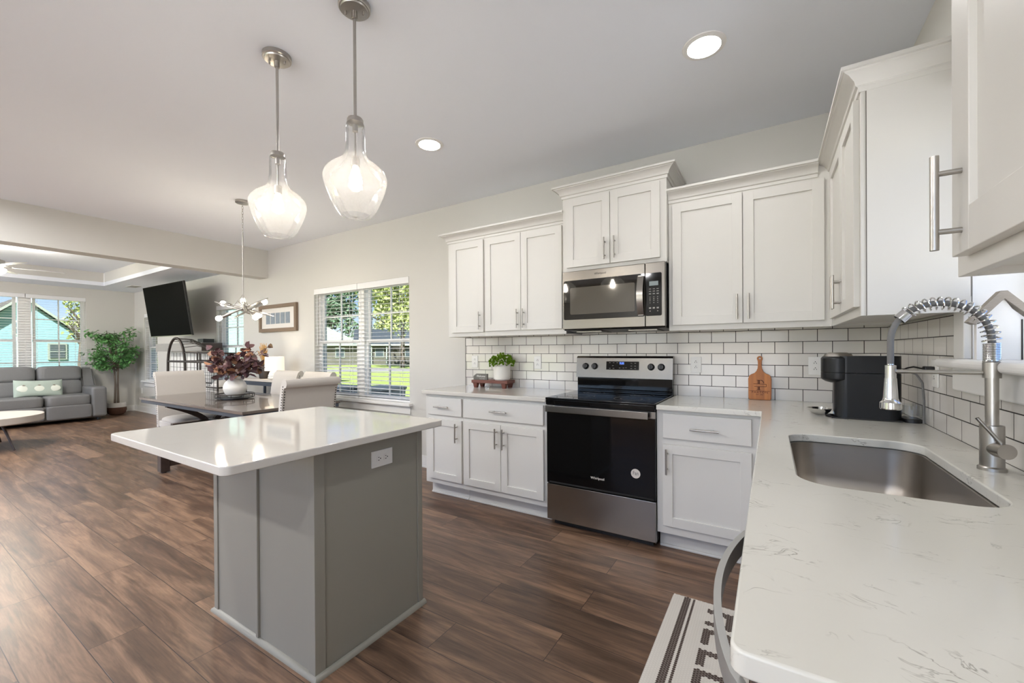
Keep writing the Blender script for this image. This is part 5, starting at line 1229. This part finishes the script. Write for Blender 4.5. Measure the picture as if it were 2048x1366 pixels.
# teal house beyond the sofa windows
t = thing('teal_house', 'teal gabled house seen through the windows above the sofa', 'house', (-52, 3.6, GZ))
g = G(); g.prism([(0.4, GZ), (7.3, GZ), (7.3, 2.0), (3.65, 5.35), (0.4, 2.0)], lambda y, z: (-48, y, z), lambda y, z: (-57, y, z)); obj('wall', g, M['teal'], t)
g = G()
for y in (-0.3, 7.75): g.hull8([(-47.6, 3.65, 5.40), (-57.4, 3.65, 5.40), (-57.4, y, 1.72), (-47.6, y, 1.72), (-47.6, 3.65, 5.58), (-57.4, 3.65, 5.58), (-57.4, y, 1.88), (-47.6, y, 1.88)])
rf = obj('roof', g, M['shingle'], t)
g = G()
for y in (-0.3, 7.75): g.hull8([(-47.62, 3.65, 5.36), (-47.55, 3.65, 5.36), (-47.55, y, 1.68), (-47.62, y, 1.68), (-47.62, 3.65, 5.56), (-47.55, 3.65, 5.56), (-47.55, y, 1.88), (-47.62, y, 1.88)])
obj('rake_board', g, M['tealtrim'], rf)
for y0, y1, z0, z1 in ((5.0, 5.8, 0.85, 1.9), (3.22, 3.66, 2.72, 3.55), (1.6, 2.3, 0.85, 1.9)):
    w = obj('window', G().box(-48, -47.93, y0-0.12, y1+0.12, z0-0.12, z1+0.12), M['housetrim'], t); obj('pane', G().box(-47.94, -47.9, y0, y1, z0, z1), M['winglass'], w); obj('glazing_bar', G().box(-47.9, -47.88, y0, y1, (z0+z1)/2-0.03, (z0+z1)/2+0.03), M['housetrim'], w)
t = thing('shed_house', 'small grey-shingled house beside the teal house, beyond the sofa windows', 'house', (-60, 10.5, GZ))
obj('wall', G().box(-66, -54, 7.9, 13, GZ, 2.5), M['teal'], t)
g = G(); g.prism([(-53.4, 2.45), (-60, 4.4), (-66.6, 2.45)], lambda x, z: (x, 7.3, z), lambda x, z: (x, 13.6, z)); obj('roof', g, M['shingle'], t)
# pale house close beside the narrow window
t = thing('mint_house', 'pale mint sided building filling the narrow window behind the chandelier', 'house', (-20.8, 6.2, GZ))
obj('wall', G().box(-24, -17.6, 5.0, 7.3, GZ, 4.6), siding_material('pale_mint_siding', (150, 176, 166), 0.2), t)
g = G(); g.prism([(4.6, 4.5), (6.15, 5.6), (7.6, 4.5)], lambda y, z: (-24.3, y, z), lambda y, z: (-17.3, y, z)); obj('roof', g, M['shingle'], t)

def tree(label, x, y, h, r, m, n, cz=0.62, seed=1, leaf=0.35):
    t = thing('tree', label, 'tree', (x, y, GZ), 'trees outside the windows')
    rnd = random.Random(seed); g = G(); zc = GZ+h*cz
    g.tube([(x, y, GZ), (x+0.1, y, GZ+h*0.3), (x, y+0.1, zc), (x, y, GZ+h*0.85)], [0.22, 0.17, 0.11, 0.03], 8)
    for k in range(14):
        a, f = rnd.uniform(0, 6.283), rnd.uniform(0.3, 0.75); g.tube([(x, y, GZ+h*f), (x+r*0.7*math.cos(a), y+r*0.7*math.sin(a), GZ+h*(f+0.15))], [0.07, 0.02], 5)
    obj('trunk', g, M['bark'], t, True)
    g = G(); cl = [(Vector((x+rnd.uniform(-0.65, 0.65)*r, y+rnd.uniform(-0.65, 0.65)*r, zc+rnd.uniform(-0.36, 0.36)*h*0.8)), r*rnd.uniform(0.25, 0.5)) for _ in range(26)]
    for i in range(n):
        c, q = rnd.choice(cl); d = Vector((rnd.gauss(0, 1), rnd.gauss(0, 1), rnd.gauss(0, 0.8))).normalized()*q*rnd.uniform(0.6, 1.05); p = c+d
        if p.z < GZ+h*0.12: continue
        u = Vector((rnd.gauss(0, 1), rnd.gauss(0, 1), rnd.gauss(0, 1))).normalized(); v = u.cross(Vector((rnd.gauss(0, 1), rnd.gauss(0, 1), rnd.gauss(0, 1)))).normalized(); s = leaf*rnd.uniform(0.6, 1.2)
        g.quad(p-u*s*0.5, p+v*s*0.28, p+u*s*0.5, p-v*s*0.28)
    obj('crown', g, m, t)
tree('tall dark green tree behind the low house, left of the dining window', -57.2, 35.6, 12.8, 4.0, M['tleaf'], 4200, 0.6, 1, 0.6)
tree('yellow-green tree behind the low house, in the middle of the dining window', -50.6, 42.0, 11.5, 3.2, M['tleaf2'], 3200, 0.55, 2, 0.5)
tree('broad pale green tree filling the right half of the dining window', -30.5, 24.8, 10.5, 4.6, M['tleaf2'], 5000, 0.62, 3, 0.42)
tree('tall grey-green tree behind the right half of the dining window', -43.5, 52.0, 18.0, 5.0, M['tleaf'], 4200, 0.6, 4, 0.6)
tree('yellow-green tree right of the teal house, through the sofa windows', -68, 19.6, 8.6, 4.2, M['tleaf2'], 3000, 0.6, 5, 0.5)
tree('thin leafy tree high in the pane nearest the ficus', -30, 2.95, 4.7, 0.75, M['tleaf2'], 700, 0.72, 6, 0.17)
tree('pale green tree filling the narrow window beside the television', -43.5, 9.6, 8.0, 2.4, M['tleaf2'], 2200, 0.55, 7, 0.4)
